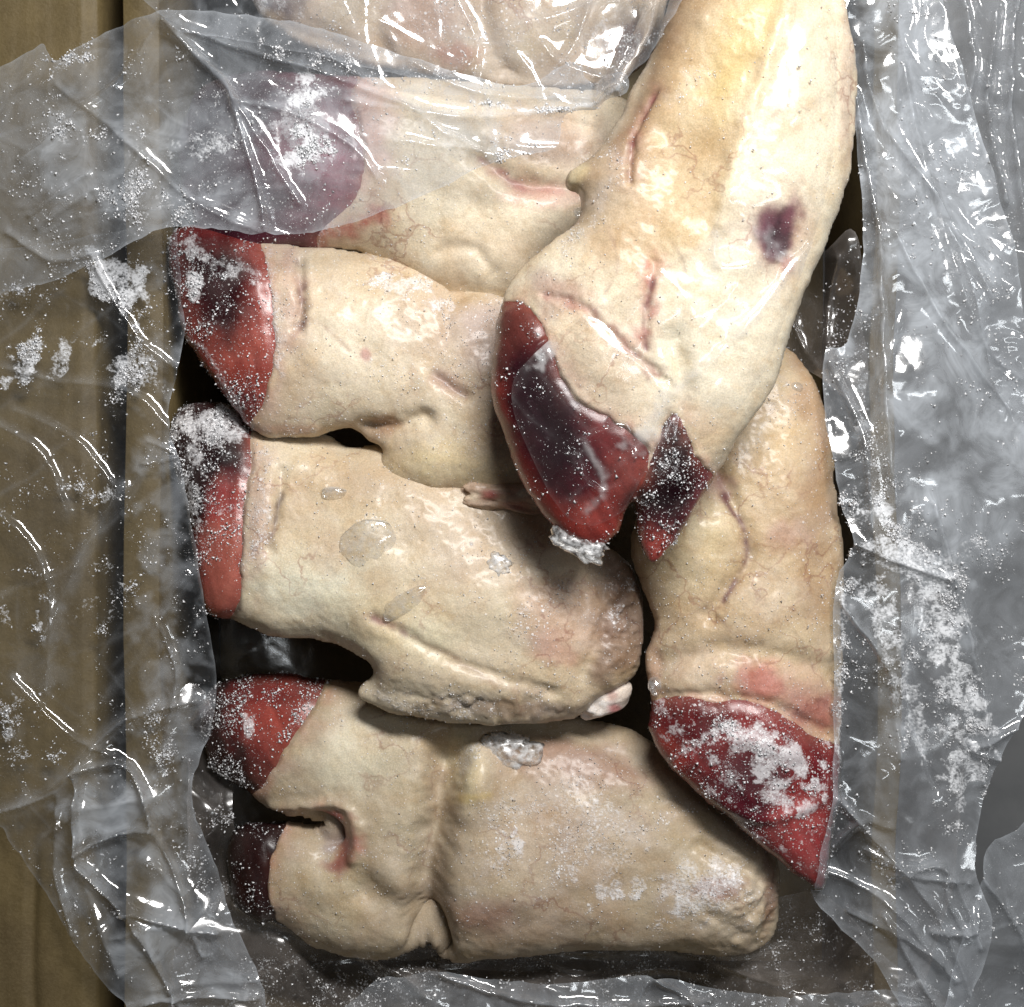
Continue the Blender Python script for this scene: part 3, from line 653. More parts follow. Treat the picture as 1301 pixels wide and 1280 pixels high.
# bottom
E = dict(seed=26, z=-88, fat=0.82, cap=106, tilt=(0.06, 0.05), base=(184, 162, 124), frost0=0.26, crys=5500,
  label='lowest trotter in the box, dull red claw at left and frosty shank at right',
  outline=[(262, 880), (300, 862), (360, 858), (420, 866), (470, 872), (540, 886), (620, 902), (720, 910), (800, 926), (862, 968), (916, 1014), (962, 1050), (984, 1092), (982, 1160), (966, 1192), (930, 1204), (860, 1200), (780, 1198), (700, 1204), (620, 1214), (566, 1216), (548, 1196), (500, 1214), (440, 1212), (390, 1196), (356, 1168), (330, 1172), (300, 1150), (288, 1100), (300, 1056), (350, 1046), (392, 1050), (412, 1044), (380, 1038), (340, 1028), (312, 1004), (270, 980), (254, 930)],
  paint=[('b', 450, 960, 90, 60, -10, (226, 214, 176), .85, .8), ('b', 590, 970, 30, 50, 10, (226, 208, 156), .85), ('b', 520, 1000, 50, 110, 0, (200, 182, 142), .6), ('b', 420, 1120, 70, 60, 0, (206, 190, 148), .6), ('b', 700, 1040, 110, 80, 10, (196, 170, 138), .8), ('b', 730, 960, 90, 30, 10, (160, 110, 86), .7), ('b', 900, 1120, 70, 60, 0, (206, 184, 148), .7), ('b', 895, 1108, 30, 16, -10, (146, 84, 50), .85),
    ('b', 660, 1150, 120, 40, 0, (180, 148, 116), .6), ('b', 620, 1140, 40, 26, 0, (180, 124, 104), .5), ('b', 600, 1000, 30, 6, -10, (210, 180, 90), .7), ('b', 860, 1040, 60, 30, 40, (178, 150, 90), .6), ('b', 965, 1120, 12, 60, 0, (130, 80, 46), .7),
    ('b', 440, 1060, 24, 34, 10, (176, 84, 66), .95, .6), ('b', 424, 1028, 18, 9, 0, (196, 50, 40), .95), ('l', [(350, 1026), (395, 1020), (425, 1012), (446, 1030), (444, 1055)], 6, (220, 178, 140), .9, .3), ('b', 430, 1090, 20, 10, 0, (150, 70, 66), .7), ('b', 416, 1062, 10, 20, 0, (150, 130, 124), .8), ('b', 560, 1120, 20, 60, 0, (120, 96, 70), .5), ('l', [(568, 960), (556, 1030), (546, 1110), (552, 1205)], 16, (150, 120, 84), .6, .6)],
  relief=[('l', [(572, 950), (560, 1020), (546, 1100), (552, 1210)], 22, -46), ('b', 604, 975, 36, 44, 10, 24), ('b', 640, 1080, 60, 90, 0, 10), ('b', 700, 1050, 120, 80, 10, 8), ('b', 425, 1066, 26, 34, 10, -20), ('l', [(340, 1036), (400, 1040), (425, 1050)], 9, -18), ('l', [(350, 1024), (395, 1018), (440, 1012), (458, 1036), (454, 1080)], 8, 7), ('b', 620, 1120, 50, 40, 0, 8), ('l', [(640, 910), (740, 930), (820, 965)], 14, -8), ('b', 450, 950, 60, 40, 0, 7), ('l', [(470, 1120), (520, 1150), (550, 1190)], 22, -14), ('b', 925, 1120, 46, 60, -20, 16), ('n', 940, 1125, 50, 70, 6, 15), ('l', [(880, 1060), (960, 1110), (960, 1180)], 8, -6)],
  frost=[('b', 720, 1040, 130, 70, 10, .6), ('b', 890, 1120, 70, 50, 0, .8), ('b', 780, 1110, 60, 18, 0, .75), ('b', 640, 1090, 50, 30, 0, .6), ('b', 416, 1062, 10, 20, 0, .8), ('b', 520, 1060, 50, 50, 0, .4), ('b', 450, 960, 60, 40, 0, -.5), ('b', 660, 1060, 12, 16, 0, .9)],
  claws=[dict(base=(132, 56, 48), dir=60, frost0=.2, outline=[(230, 840), (415, 845), (414, 872), (404, 900), (384, 930), (366, 956), (348, 982), (330, 1004), (300, 1020), (220, 1000)],
      paint=[('p', [(230, 840), (306, 850), (330, 900), (326, 960), (340, 1020), (230, 1010)], (26, 10, 12), .96, 18), ('b', 350, 910, 50, 40, 0, (170, 66, 54), .8), ('b', 330, 880, 50, 14, 0, (110, 30, 30), .7), ('b', 300, 920, 16, 40, 0, (90, 24, 24), .7)], frost=[('b', 322, 922, 8, 20, -20, .9), ('b', 380, 890, 30, 16, 0, .4)]),  # near-black polygon paints the left wall's shade over the claw
    dict(edge=0.1, base=(30, 10, 12), dir=80, frost0=.1, outline=[(250, 1040), (352, 1040), (358, 1060), (346, 1090), (344, 1130), (352, 1172), (340, 1200), (250, 1180)], paint=[('b', 330, 1110, 30, 60, 0, (44, 16, 16), .8)])])  # near-black base and blob put the pocket's shade into the colour
# far end of the box, under film
G = dict(seed=31, z=-20, fat=0.5, cap=90, base=(204, 182, 152), frost0=0.42, crys=1800,
  label='trotter at the top edge of the photo lying behind crinkled clear film',
  outline=[(318, -70), (460, -110), (640, -110), (800, -90), (846, -30), (838, 50), (800, 96), (740, 112), (660, 112), (580, 100), (480, 84), (410, 66), (360, 44), (326, 10)],
  paint=[('b', 360, 10, 34, 26, 0, (90, 66, 74), .9), ('b', 540, 30, 50, 40, 0, (196, 160, 140), .8), ('b', 580, 78, 30, 16, 0, (190, 110, 90), .6), ('b', 690, 60, 50, 30, 0, (206, 186, 146), .8), ('b', 800, 60, 40, 30, -30, (140, 104, 100), .8), ('b', 450, 20, 40, 40, 0, (200, 186, 160), .7)],
  relief=[('l', [(620, -40), (612, 40), (640, 100)], 16, -14), ('l', [(500, -20), (480, 40), (490, 80)], 14, -8), ('l', [(760, 10), (740, 60), (745, 105)], 14, -12)],
  frost=[('b', 800, 60, 50, 40, 0, .7), ('b', 360, 10, 30, 30, 0, .8), ('b', 540, 40, 60, 40, 0, .5)], claws=[])

# ------------------------------------------------------------------ table and carton
def quadbox(name, x0, x1, y0, y1, z0, z1, mat, parent, loc, seed, wob=1.5, seg=22, bev=1.4):
    """a board of slightly wavy card; ends given in world units of S"""
    n = seg
    L = max(x1 - x0, y1 - y0); alongx = (x1 - x0) >= (y1 - y0)
    V = []; F = []
    prof = lambda a0, a1, b0, b1: [(a0 + bev, b0), (a1 - bev, b0), (a1, b0 + bev), (a1, b1 - bev), (a1 - bev, b1), (a0 + bev, b1), (a0, b1 - bev), (a0, b0 + bev)]
    for i in range(n + 1):
        t = i / n
        w = wob * float(fbm(t * 300.0, seed * 31.0, 60, seed, 3)); w2 = wob * float(fbm(t * 300.0, seed * 57.0, 80, seed + 4, 3))
        if alongx:
            for a, b in prof(y0, y1, z0, z1): V.append((x0 + (x1 - x0) * t, a + w, b + w2 * (b > (z0 + z1) / 2)))
        else:
            for a, b in prof(x0, x1, z0, z1): V.append((a + w, y0 + (y1 - y0) * t, b + w2 * (b > (z0 + z1) / 2)))
    for i in range(n):
        for k in range(8):
            F.append((i * 8 + k, i * 8 + (k + 1) % 8, (i + 1) * 8 + (k + 1) % 8, (i + 1) * 8 + k))
    for e in (0, n):
        for (a, b, c, d) in ((0, 1, 2, 7), (7, 2, 3, 6), (6, 3, 4, 5)): F.append(tuple(e * 8 + q for q in (a, b, c, d)))
    V = np.array(V) * S
    hmv = []
    return mesh_obj(name, V - np.array(loc), F, mat, parent, smooth=False)

ZF = -420.0
table = mesh_obj('table_top', np.array([(-1.2, -1.2, (ZF - 4) * S), (1.2, -1.2, (ZF - 4) * S), (1.2, 1.2, (ZF - 4) * S), (-1.2, 1.2, (ZF - 4) * S)]), [(0, 1, 2, 3)], M_TABLE, smooth=False)
tag(table, kind='structure')

bx = empty('cardboard_box', (0, 0, ZF * S), 'open brown cardboard carton lined with clear film and filled with trotters', 'box')
bl = (0, 0, ZF * S)
quadbox('floor', -440, 470, -690, 760, ZF, ZF + 8, M_CARD, bx, bl, 1)
quadbox('wall', -488, -442, -730, 800, ZF, 20, M_CARD, bx, bl, 2, 3.0)
quadbox('wall', 474, 506, -730, 800, ZF, -60, M_CARD, bx, bl, 3, 9.0, 60)
quadbox('wall', -441, 471, -730, -692, ZF, 10, M_CARD, bx, bl, 4, 2.5)
quadbox('wall', -441, 471, 762, 800, ZF, 10, M_CARD, bx, bl, 5, 2.5)
# the left flap folded outwards, with pressed ridges
def flap():
    xs = np.linspace(-1000, -494, 190); ys = np.linspace(-760, 820, 60)
    X, Y = np.meshgrid(xs, ys)
    Z = 14 + (X + 512) * 0.03 + 4 * fbm(X, Y, 180, 3, 3) + 0.5 * fbm(X, Y / 8, 14, 5, 2)
    w1 = 6 * fbm(X, Y, 160, 2, 3)
    Z = Z - 5 * np.exp(-((X + 606 + w1) / 8) ** 2) * sst(-380, -480, Y) - 240 * sst(-526 + 0.5 * w1[:, :1], -506 + 0.5 * w1[:, :1], X) - 8 * sst(-545, -524, X)
    n = X.size; V = np.concatenate([np.stack([X, Y, Z], -1).reshape(-1, 3), np.stack([X, Y, Z - 10], -1).reshape(-1, 3)])
    idx = np.arange(n).reshape(X.shape)
    F = np.stack([idx[:-1, :-1], idx[:-1, 1:], idx[1:, 1:], idx[1:, :-1]], -1).reshape(-1, 4)
    R = np.concatenate([idx[0], idx[1:, -1], idx[-1, -2::-1], idx[-2:0:-1, 0]])
    E2 = np.stack([R, R + n, np.roll(R, -1) + n, np.roll(R, -1)], 1)
    o = mesh_obj('flap', V * S - np.array(bl), np.concatenate([F, F[:, ::-1] + n, E2]), M_CARD, bx)
flap()

for sp in (A, F_, B, C_, D, E, G): trotter(sp); TROTTERS.append(sp)

# ------------------------------------------------------------------ films of the liner bag
def tri(x): return np.abs((x % 1.0) * 2 - 1)
def facets(X, Y, lam, seed, n=5):
    s = 0; rs = np.random.RandomState(seed)
    wx = X + lam * 0.5 * fbm(X, Y, lam * 1.6, seed, 2); wy = Y + lam * 0.5 * fbm(X, Y, lam * 1.6, seed + 1, 2)
    for k in range(n):
        a = rs.rand() * math.pi; l = lam * (0.7 + 1.2 * rs.rand())
        t = tri((wx * math.cos(a) + wy * math.sin(a)) / l + rs.rand())
        s = s + t * np.clip(0.5 + 0.9 * fbm(X, Y, lam * 1.3, seed + 5 + k, 2), 0, 1)
    return s / n

bag = empty('liner_bag', tuple(W(650, 640, -280, 1.0)), 'clear frosted polythene liner bag draped over the rim of the carton', 'plastic bag')
bagloc = np.array(W(650, 640, -280, 1.0))
HMs = None
def film(name, outline, f_z, ctrl, folds=(), milk=(0.2, []), frost=(0.1, []), crk=(60, 10), crk2=(22, 3), mat=None, seed=0, off=6, conform=True, step=2.3, dil=4, blur=5, crys=800, per=6, rough=2.0, crmax=4.0, power=2.0, edge=0.22, crease=1.0):
    poly = roughen(spline(outline, per), rough, 14, seed)
    g = Grid(poly, step); X, Y = g.X, g.Y
    f = (H - f_z) / H
    num = 0; den = 0
    for (x, y, z) in ctrl:
        w = 1 / (((X - x) ** 2 + (Y - y) ** 2) / 900 + 0.4) ** (power / 2 * 1.3)
        num = num + w * z; den = den + w
    Z = num / den
    if conform:
        hm = hm_sample(hm_smooth(dil, blur), X, Y, f) + off
        Z = np.maximum(Z, hm); 
    Z = Z + crk[1] * 1.5 * facets(X, Y, crk[0] * 1.3, seed + 50) + crk2[1] * 1.1 * facets(X, Y, crk2[0], seed + 80) * np.clip(0.3 + fbm(X, Y, 70, seed + 4, 2), 0, 1)
    cre = 0; rs = np.random.RandomState(seed + 300)
    wx = X + 14 * fbm(X, Y, 120, seed + 11, 2); wy = Y + 14 * fbm(X, Y, 120, seed + 12, 2)
    for k in range(9):
        a = rs.rand() * math.pi; l = 70 + 130 * rs.rand(); ph = rs.rand() * 10
        t = (wx * math.cos(a) + wy * math.sin(a)) / l + ph
        dd = np.abs((t % 1.0) - 0.5) * l; ln = np.floor(t)
        v = (wx * -math.sin(a) + wy * math.cos(a))
        cre = cre + np.exp(-dd / 2.2) * sst(0.58, 0.85, vn(v / 120.0 + ln * 7.3, ln * 3.1 + k, seed + k)) * (0.4 + rs.rand())
    Z = Z + 1.7 * crease * cre
    fm = 0
    for (pts, w, a) in folds:
        d, _, _ = seg_dist(X + 1.5 * fbm(X, Y, 30, seed, 2), Y + 1.5 * fbm(X, Y, 30, seed + 1, 2), spline(pts, 5, False))
        Z = Z + a * np.exp(-d / w)
        fm = np.maximum(fm, np.exp(-(d / (w * 1.3 + 2)) ** 2) * min(abs(a) / 12.0, 1.2))
    fr = frostmask(X, Y, *frost); mk = frostmask(X, Y, *milk)
    # the cut or folded edge of a film is thicker to look through
    mk = mk + 0.10 * crease * np.clip(cre, 0, 1) + 0.20 * crease * fm * np.clip(0.7 + 0.6 * fbm(X, Y, 40, seed + 21, 3), 0, 1)
    mk = np.clip(mk + edge * np.exp(-np.clip(g.d, 0, None) / 2.5), 0, 1)
    q = g.quads(g.ins)
    used = np.zeros(X.shape, bool); jj, ii = np.nonzero(q)
    for a, b in ((0, 0), (1, 0), (0, 1), (1, 1)): used[jj + a, ii + b] = True
    idx = np.full(X.shape, -1); idx[used] = np.arange(used.sum())
    V = W(X, Y, Z, f)[used]
    F = np.stack([idx[jj, ii], idx[jj + 1, ii], idx[jj + 1, ii + 1], idx[jj, ii + 1]], 1)
    o = mesh_obj(name, V - bagloc, F, mat or M_FILM, bag, {'Frost': fr[used], 'Milk': mk[used]})
    gy, gx = np.gradient(Z, step); nl = np.sqrt(gx ** 2 + gy ** 2 + 1)
    N = np.stack([-gx / nl, gy / nl, 1 / nl], -1)[used]
    wt = (fr * (0.08 + sst(-0.1, 0.7, fbm(X, Y, 30, seed + 6, 4))) * (0.3 + 0.7 * sst(0, 0.5, fbm(X, Y, 9, seed + 7, 3))))[used]
    crystals('frost_crystals', V - bagloc, N, wt, crys, 0.6, crmax * 0.8, bag, bagloc, seed + 200)
    if conform: hm_add(V)
    return o

# lining hanging down inside the near, left and right walls
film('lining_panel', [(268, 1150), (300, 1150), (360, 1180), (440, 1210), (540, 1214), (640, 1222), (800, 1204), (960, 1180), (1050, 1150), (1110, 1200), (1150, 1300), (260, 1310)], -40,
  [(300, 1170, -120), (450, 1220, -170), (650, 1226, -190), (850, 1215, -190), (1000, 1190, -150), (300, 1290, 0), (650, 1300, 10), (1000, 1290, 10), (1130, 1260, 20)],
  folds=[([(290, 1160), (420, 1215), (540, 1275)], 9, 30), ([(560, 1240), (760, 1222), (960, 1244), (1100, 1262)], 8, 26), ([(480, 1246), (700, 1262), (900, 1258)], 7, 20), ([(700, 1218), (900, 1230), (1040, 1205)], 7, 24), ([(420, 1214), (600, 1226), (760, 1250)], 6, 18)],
  milk=(0.22, [('l', [(290, 1160), (420, 1215), (540, 1275)], 12, .4), ('l', [(560, 1238), (760, 1220), (960, 1242)], 8, .4)]), frost=(0.42, [('l', [(330, 1215), (420, 1250), (540, 1262)], 30, .5), ('l', [(520, 1240), (800, 1225), (1000, 1245)], 14, .5)]), crk=(90, 16), crk2=(30, 4), mat=M_FILM_SHADED, seed=2, conform=False, crys=2600)
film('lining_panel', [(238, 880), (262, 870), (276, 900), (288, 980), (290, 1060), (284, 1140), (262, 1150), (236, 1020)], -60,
  [(240, 900, 0), (240, 1100, 0), (285, 950, -140), (285, 1100, -140)], milk=(0.16, []), frost=(0.28, []), crk=(60, 6), mat=M_FILM_SHADED, seed=3, conform=False, crys=300)
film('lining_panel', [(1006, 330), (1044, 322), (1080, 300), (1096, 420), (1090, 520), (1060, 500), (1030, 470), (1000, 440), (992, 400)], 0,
  [(1010, 360, -60), (1080, 320, 30), (1080, 480, 30), (1010, 440, -50)], folds=[([(1010, 400), (1040, 470)], 5, 10), ([(1060, 330), (1050, 480)], 5, 12)], milk=(0.24, []), frost=(0.25, []), crk=(40, 8), mat=M_FILM_SHADED, seed=4, conform=False, crys=300)
film('lining_panel', [(200, 600), (1100, 600), (1100, 1330), (200, 1330)], -390, [(650, 900, -395), (220, 900, -330), (1090, 900, -330)], milk=(0.22, []), frost=(0.1, []), crk=(120, 16), mat=M_FILM_SHADED, seed=55, conform=False, step=5, crys=0)
film('film_panel', [(470, 1252), (520, 1240), (560, 1232), (620, 1244), (700, 1246), (780, 1238), (830, 1236), (900, 1250), (990, 1262), (1090, 1256), (1150, 1262), (1200, 1360), (440, 1360)], 10, [(600, 1245, 6), (1000, 1260, 20), (700, 1340, 30)],
  folds=[([(820, 1240), (790, 1300)], 4, 12), ([(830, 1238), (920, 1290), (1000, 1330)], 4, 14), ([(560, 1236), (640, 1262), (760, 1270), (900, 1266)], 4, 12), ([(1000, 1262), (960, 1320)], 4, 10)], milk=(0.27, []), frost=(0.26, []), crk=(46, 15), crk2=(20, 4), seed=71, conform=False, crys=900, edge=0.1)
# crumpled film behind at the upper right
film('film_panel', [(1150, -60), (1380, -60), (1380, 560), (1280, 520), (1240, 380), (1190, 220), (1150, 80)], -120,
  [(1200, 0, -120), (1300, 200, -130), (1300, 450, -130)], folds=[([(1215, -20), (1230, 80), (1222, 150)], 6, 26), ([(1260, 20), (1250, 130), (1275, 260)], 6, 26), ([(1290, -20), (1280, 120), (1300, 300)], 6, 22)],
  milk=(0.26, []), frost=(0.18, []), crk=(50, 22), crk2=(20, 5), seed=5, conform=False, crys=500)
# right drape
film('film_panel', [(1066, -60), (1176, -60), (1200, 30), (1236, 140), (1262, 220), (1292, 330), (1312, 440), (1380, 520), (1380, 840), (1310, 900), (1262, 1000), (1240, 1100), (1260, 1180), (1230, 1260), (1180, 1330), (1150, 1290), (1110, 1220), (1040, 1148), (1036, 1090), (1050, 1010), (1054, 900), (1054, 750), (1074, 694), (1062, 640), (1046, 540), (1044, 452), (1074, 436), (1090, 340), (1088, 240), (1078, 120)], 30,
  [(1090, 0, 60), (1090, 300, 55), (1060, 480, 40), (1060, 620, 60), (1070, 690, 70), (1056, 800, 60), (1056, 1000, 40), (1040, 1120, 0), (1170, 0, 40), (1250, 250, 20), (1300, 500, 0), (1160, 500, 60), (1130, 800, 64), (1200, 800, 40), (1300, 800, -10), (1200, 1000, 30), (1160, 1200, 40), (1120, 1000, 50), (1250, 1000, 0)],
  folds=[([(1090, 60), (1110, 150), (1190, 260), (1260, 380)], 7, 12), ([(1080, 130), (1110, 320), (1116, 500), (1130, 640)], 6, 16), ([(1130, 300), (1200, 420), (1290, 520)], 6, 10), ([(1050, 460), (1090, 560), (1100, 680)], 6, 12), ([(1140, 90), (1180, 240), (1240, 420), (1301, 480)], 8, 10),
    ([(1075, 690), (1150, 720), (1200, 735)], 5, 12), ([(1060, 760), (1120, 850), (1140, 960)], 7, 12), ([(1180, 640), (1220, 780), (1250, 900), (1255, 1000)], 7, 14), ([(1060, 1010), (1130, 1090), (1180, 1150), (1230, 1260)], 6, 16), ([(1130, 1110), (1190, 1100), (1220, 1140), (1240, 1200)], 6, 16), ([(1160, 760), (1150, 880), (1190, 1000)], 8, -12), ([(1045, 1110), (1120, 1140), (1190, 1220)], 6, 12), ([(1100, 1080), (1160, 1110), (1230, 1120)], 4, 12), ([(1120, 1160), (1160, 1230), (1200, 1300)], 4, 14), ([(1196, 1100), (1204, 1150), (1226, 1190)], 3, 14), ([(1180, 1180), (1230, 1180), (1240, 1150)], 3, 14), ([(1080, 1160), (1150, 1190), (1210, 1240)], 4, 12), ([(1240, 950), (1290, 930), (1340, 900)], 5, 14), ([(1236, 955), (1290, 975), (1330, 1000)], 4, 12), ([(1060, 1080), (1090, 1040), (1130, 1050)], 4, 10)],
  milk=(0.26, [('b', 1200, 300, 90, 330, -12, .62), ('b', 1150, 300, 70, 420, 0, .66), ('b', 1150, 780, 50, 60, 0, .5), ('b', 1260, 600, 90, 200, 0, .6), ('b', 1180, 1000, 30, 110, 0, .1), ('b', 1090, 1060, 40, 90, 0, .2)]),
  frost=(0.12, [('b', 1090, 640, 34, 110, 0, .5), ('b', 1170, 740, 80, 60, 40, .7), ('l', [(1110, 660), (1180, 760), (1220, 880), (1235, 980)], 34, .85), ('l', [(1100, 740), (1140, 850), (1180, 960)], 26, .75), ('l', [(1062, 740), (1064, 850), (1058, 960)], 8, .7), ('b', 1220, 980, 26, 60, 0, .7), ('l', [(1080, 470), (1095, 560), (1100, 660)], 16, .5), ('b', 1110, 1120, 26, 40, 30, .5), ('b', 1190, 310, 14, 50, -20, .6)]),
  crk=(75, 9), crk2=(24, 3), seed=6, off=4, dil=2, blur=3, crys=5500)
film('film_panel', [(1228, 1180), (1250, 1090), (1300, 1060), (1380, 1000), (1380, 1340), (1170, 1340), (1196, 1270)], 0, [(1240, 1120, 10), (1300, 1100, -40), (1300, 1280, -60), (1210, 1290, 20)],
  folds=[([(1240, 1110), (1300, 1190), (1320, 1290)], 6, 16)], milk=(0.3, []), frost=(0.14, []), crk=(60, 12), seed=7, conform=False, crys=300)
# left drape over the carton rim
film('film_panel', [(-90, 300), (0, 318), (120, 300), (200, 288), (224, 292), (232, 380), (236, 424), (216, 526), (228, 580), (242, 650), (258, 750), (276, 858), (268, 930), (246, 990), (252, 1040), (272, 1092), (300, 1170), (338, 1252), (326, 1330), (230, 1340), (186, 1286), (140, 1242), (104, 1194), (62, 1132), (22, 1076), (-6, 1040), (-90, 1000)], 30,
  [(0, 400, 34), (0, 700, 36), (0, 1000, 36), (130, 400, 36), (130, 700, 36), (130, 1000, 40), (200, 350, 36), (200, 700, 36), (200, 950, 36), (250, 1100, 30), (180, 1200, 60), (280, 1250, 40), (236, 500, 34), (262, 780, 34), (270, 900, 34)],
  folds=[([(0, 540), (60, 580), (86, 650)], 5, 9), ([(-20, 460), (80, 485), (170, 500), (230, 560)], 5, 9), ([(60, 820), (100, 720), (160, 620)], 6, 10), ([(0, 1030), (80, 1000), (150, 920), (250, 890)], 6, 16), ([(103, 975), (103, 1080), (116, 1105), (168, 1150)], 3, 26), ([(103, 976), (168, 972), (198, 1042)], 3, 24), ([(104, 1080), (150, 1056), (198, 1050)], 3, 22),
    ([(168, 1150), (240, 1170), (280, 1180)], 3, 18), ([(198, 1050), (230, 1120), (262, 1210)], 5, 14), ([(168, 1150), (200, 1200), (240, 1290)], 5, 16), ([(80, 1010), (76, 1100), (100, 1180)], 6, 12), ([(170, 1270), (230, 1260), (330, 1262)], 3, 18), ([(120, 900), (180, 830), (240, 730)], 4, 8), ([(108, 1026), (200, 1012)], 26, 15), ([(150, 1180), (280, 1160)], 24, 15), ([(190, 1090), (250, 1150)], 16, 10), ([(110, 1110), (160, 1230)], 14, 10), ([(200, 1250), (330, 1240)], 14, 12), ([(-20, 640), (50, 700), (70, 790), (60, 880)], 5, 9), ([(20, 860), (90, 930), (150, 960)], 4, 9), ([(150, 620), (100, 560), (20, 520)], 4, 8), ([(0, 760), (50, 740), (100, 720)], 4, 7), ([(200, 780), (225, 850), (215, 930)], 4, 9), ([(120, 330), (170, 420), (226, 470)], 4, 8), ([(90, 1040), (60, 1060), (40, 1090)], 4, 9), ([(190, 560), (226, 580), (180, 590)], 3, 8)],
  milk=(0.035, [('b', 222, 700, 34, 240, 0, .30), ('b', 230, 950, 40, 120, 0, .36), ('b', 230, 1180, 110, 90, 40, .42), ('b', 150, 1030, 52, 50, 10, .45), ('b', 60, 850, 40, 90, 0, .12), ('b', 110, 1000, 60, 40, 0, .14)]),  # lower-left milk patches also whiten the film as a painted silvery highlight
  frost=(0.1, [('b', 150, 350, 40, 44, 0, .9), ('b', 50, 460, 70, 30, -10, .75), ('b', 170, 470, 40, 50, 30, .65), ('b', 20, 380, 40, 30, 0, .5), ('b', 60, 780, 14, 30, 0, .7), ('b', 120, 620, 40, 30, 0, .55), ('b', 130, 760, 40, 50, 0, .45), ('b', 16, 920, 12, 50, 0, .6), ('l', [(200, 900), (215, 1000), (260, 1140)], 14, .5), ('b', 70, 960, 12, 12, 0, .5), ('b', 10, 780, 14, 20, 0, .6)]),
  crk=(110, 5), crk2=(26, 2.4), seed=9, off=3, dil=1, blur=2, crys=4200, conform=False)
# clinging film over the big trotter
film('film_panel', [(650, 505), (690, 440), (790, 372), (860, 330), (905, 290), (950, 160), (990, 30), (1010, -40), (1050, -40), (1062, 60), (1058, 200), (1030, 316), (1002, 392), (972, 470), (930, 530), (880, 560), (846, 560), (824, 592), (806, 628), (788, 654), (742, 668), (700, 630)], 210,
  [(800, 300, 0)], folds=[([(1030, 310), (960, 400), (870, 500)], 4, 5), ([(985, 30), (945, 150), (905, 290)], 3, 5), ([(735, 560), (790, 545), (800, 600), (765, 625), (735, 600)], 3, 6), ([(725, 640), (750, 618), (775, 650)], 3, 6), ([(735, 580), (752, 640)], 3, 5), ([(655, 490), (690, 445), (700, 470)], 3, 5), ([(905, 300), (915, 345), (985, 330)], 3, 4), ([(850, 490), (820, 560), (770, 610)], 3, 5)],
  milk=(0.015, [('l', [(1034, 310), (960, 400), (850, 500), (815, 560)], 9, .3), ('b', 690, 452, 14, 10, -30, .6), ('l', [(740, 560), (770, 620), (745, 650)], 5, .4), ('b', 820, 545, 26, 14, -40, .5), ('l', [(905, 300), (910, 340)], 6, .3), ('b', 978, 310, 26, 10, 50, .35)]), frost=(0.05, []), crk=(90, 1.2), crk2=(22, 0.3), mat=M_WRAP, edge=0.05, crease=0.5, seed=41, off=1.5, dil=1, blur=1, crys=60, step=2.4, rough=1.0)
# film over the trotter at the far end
film('film_panel', [(205, -60), (880, -60), (862, 20), (832, 80), (806, 118), (770, 140), (700, 130), (600, 112), (480, 90), (360, 60), (260, 40), (214, 26)], 60,
  [(220, 0, 40), (500, 0, 60), (700, 50, 70), (820, 40, 60)], folds=[([(580, 0), (605, 60), (600, 100)], 4, 10), ([(640, 40), (720, 20), (760, 0)], 4, 9), ([(700, 100), (730, 60), (748, 10)], 4, 12), ([(690, 60), (720, 90), (800, 110)], 4, 9), ([(770, 120), (800, 60), (830, 20)], 4, 14)],
  milk=(0.14, [('b', 270, 10, 60, 30, 0, .3)]), frost=(0.16, [('b', 800, 80, 40, 30, 0, .5)]), crk=(70, 5), crk2=(24, 1.5), seed=10, off=5, crys=900)
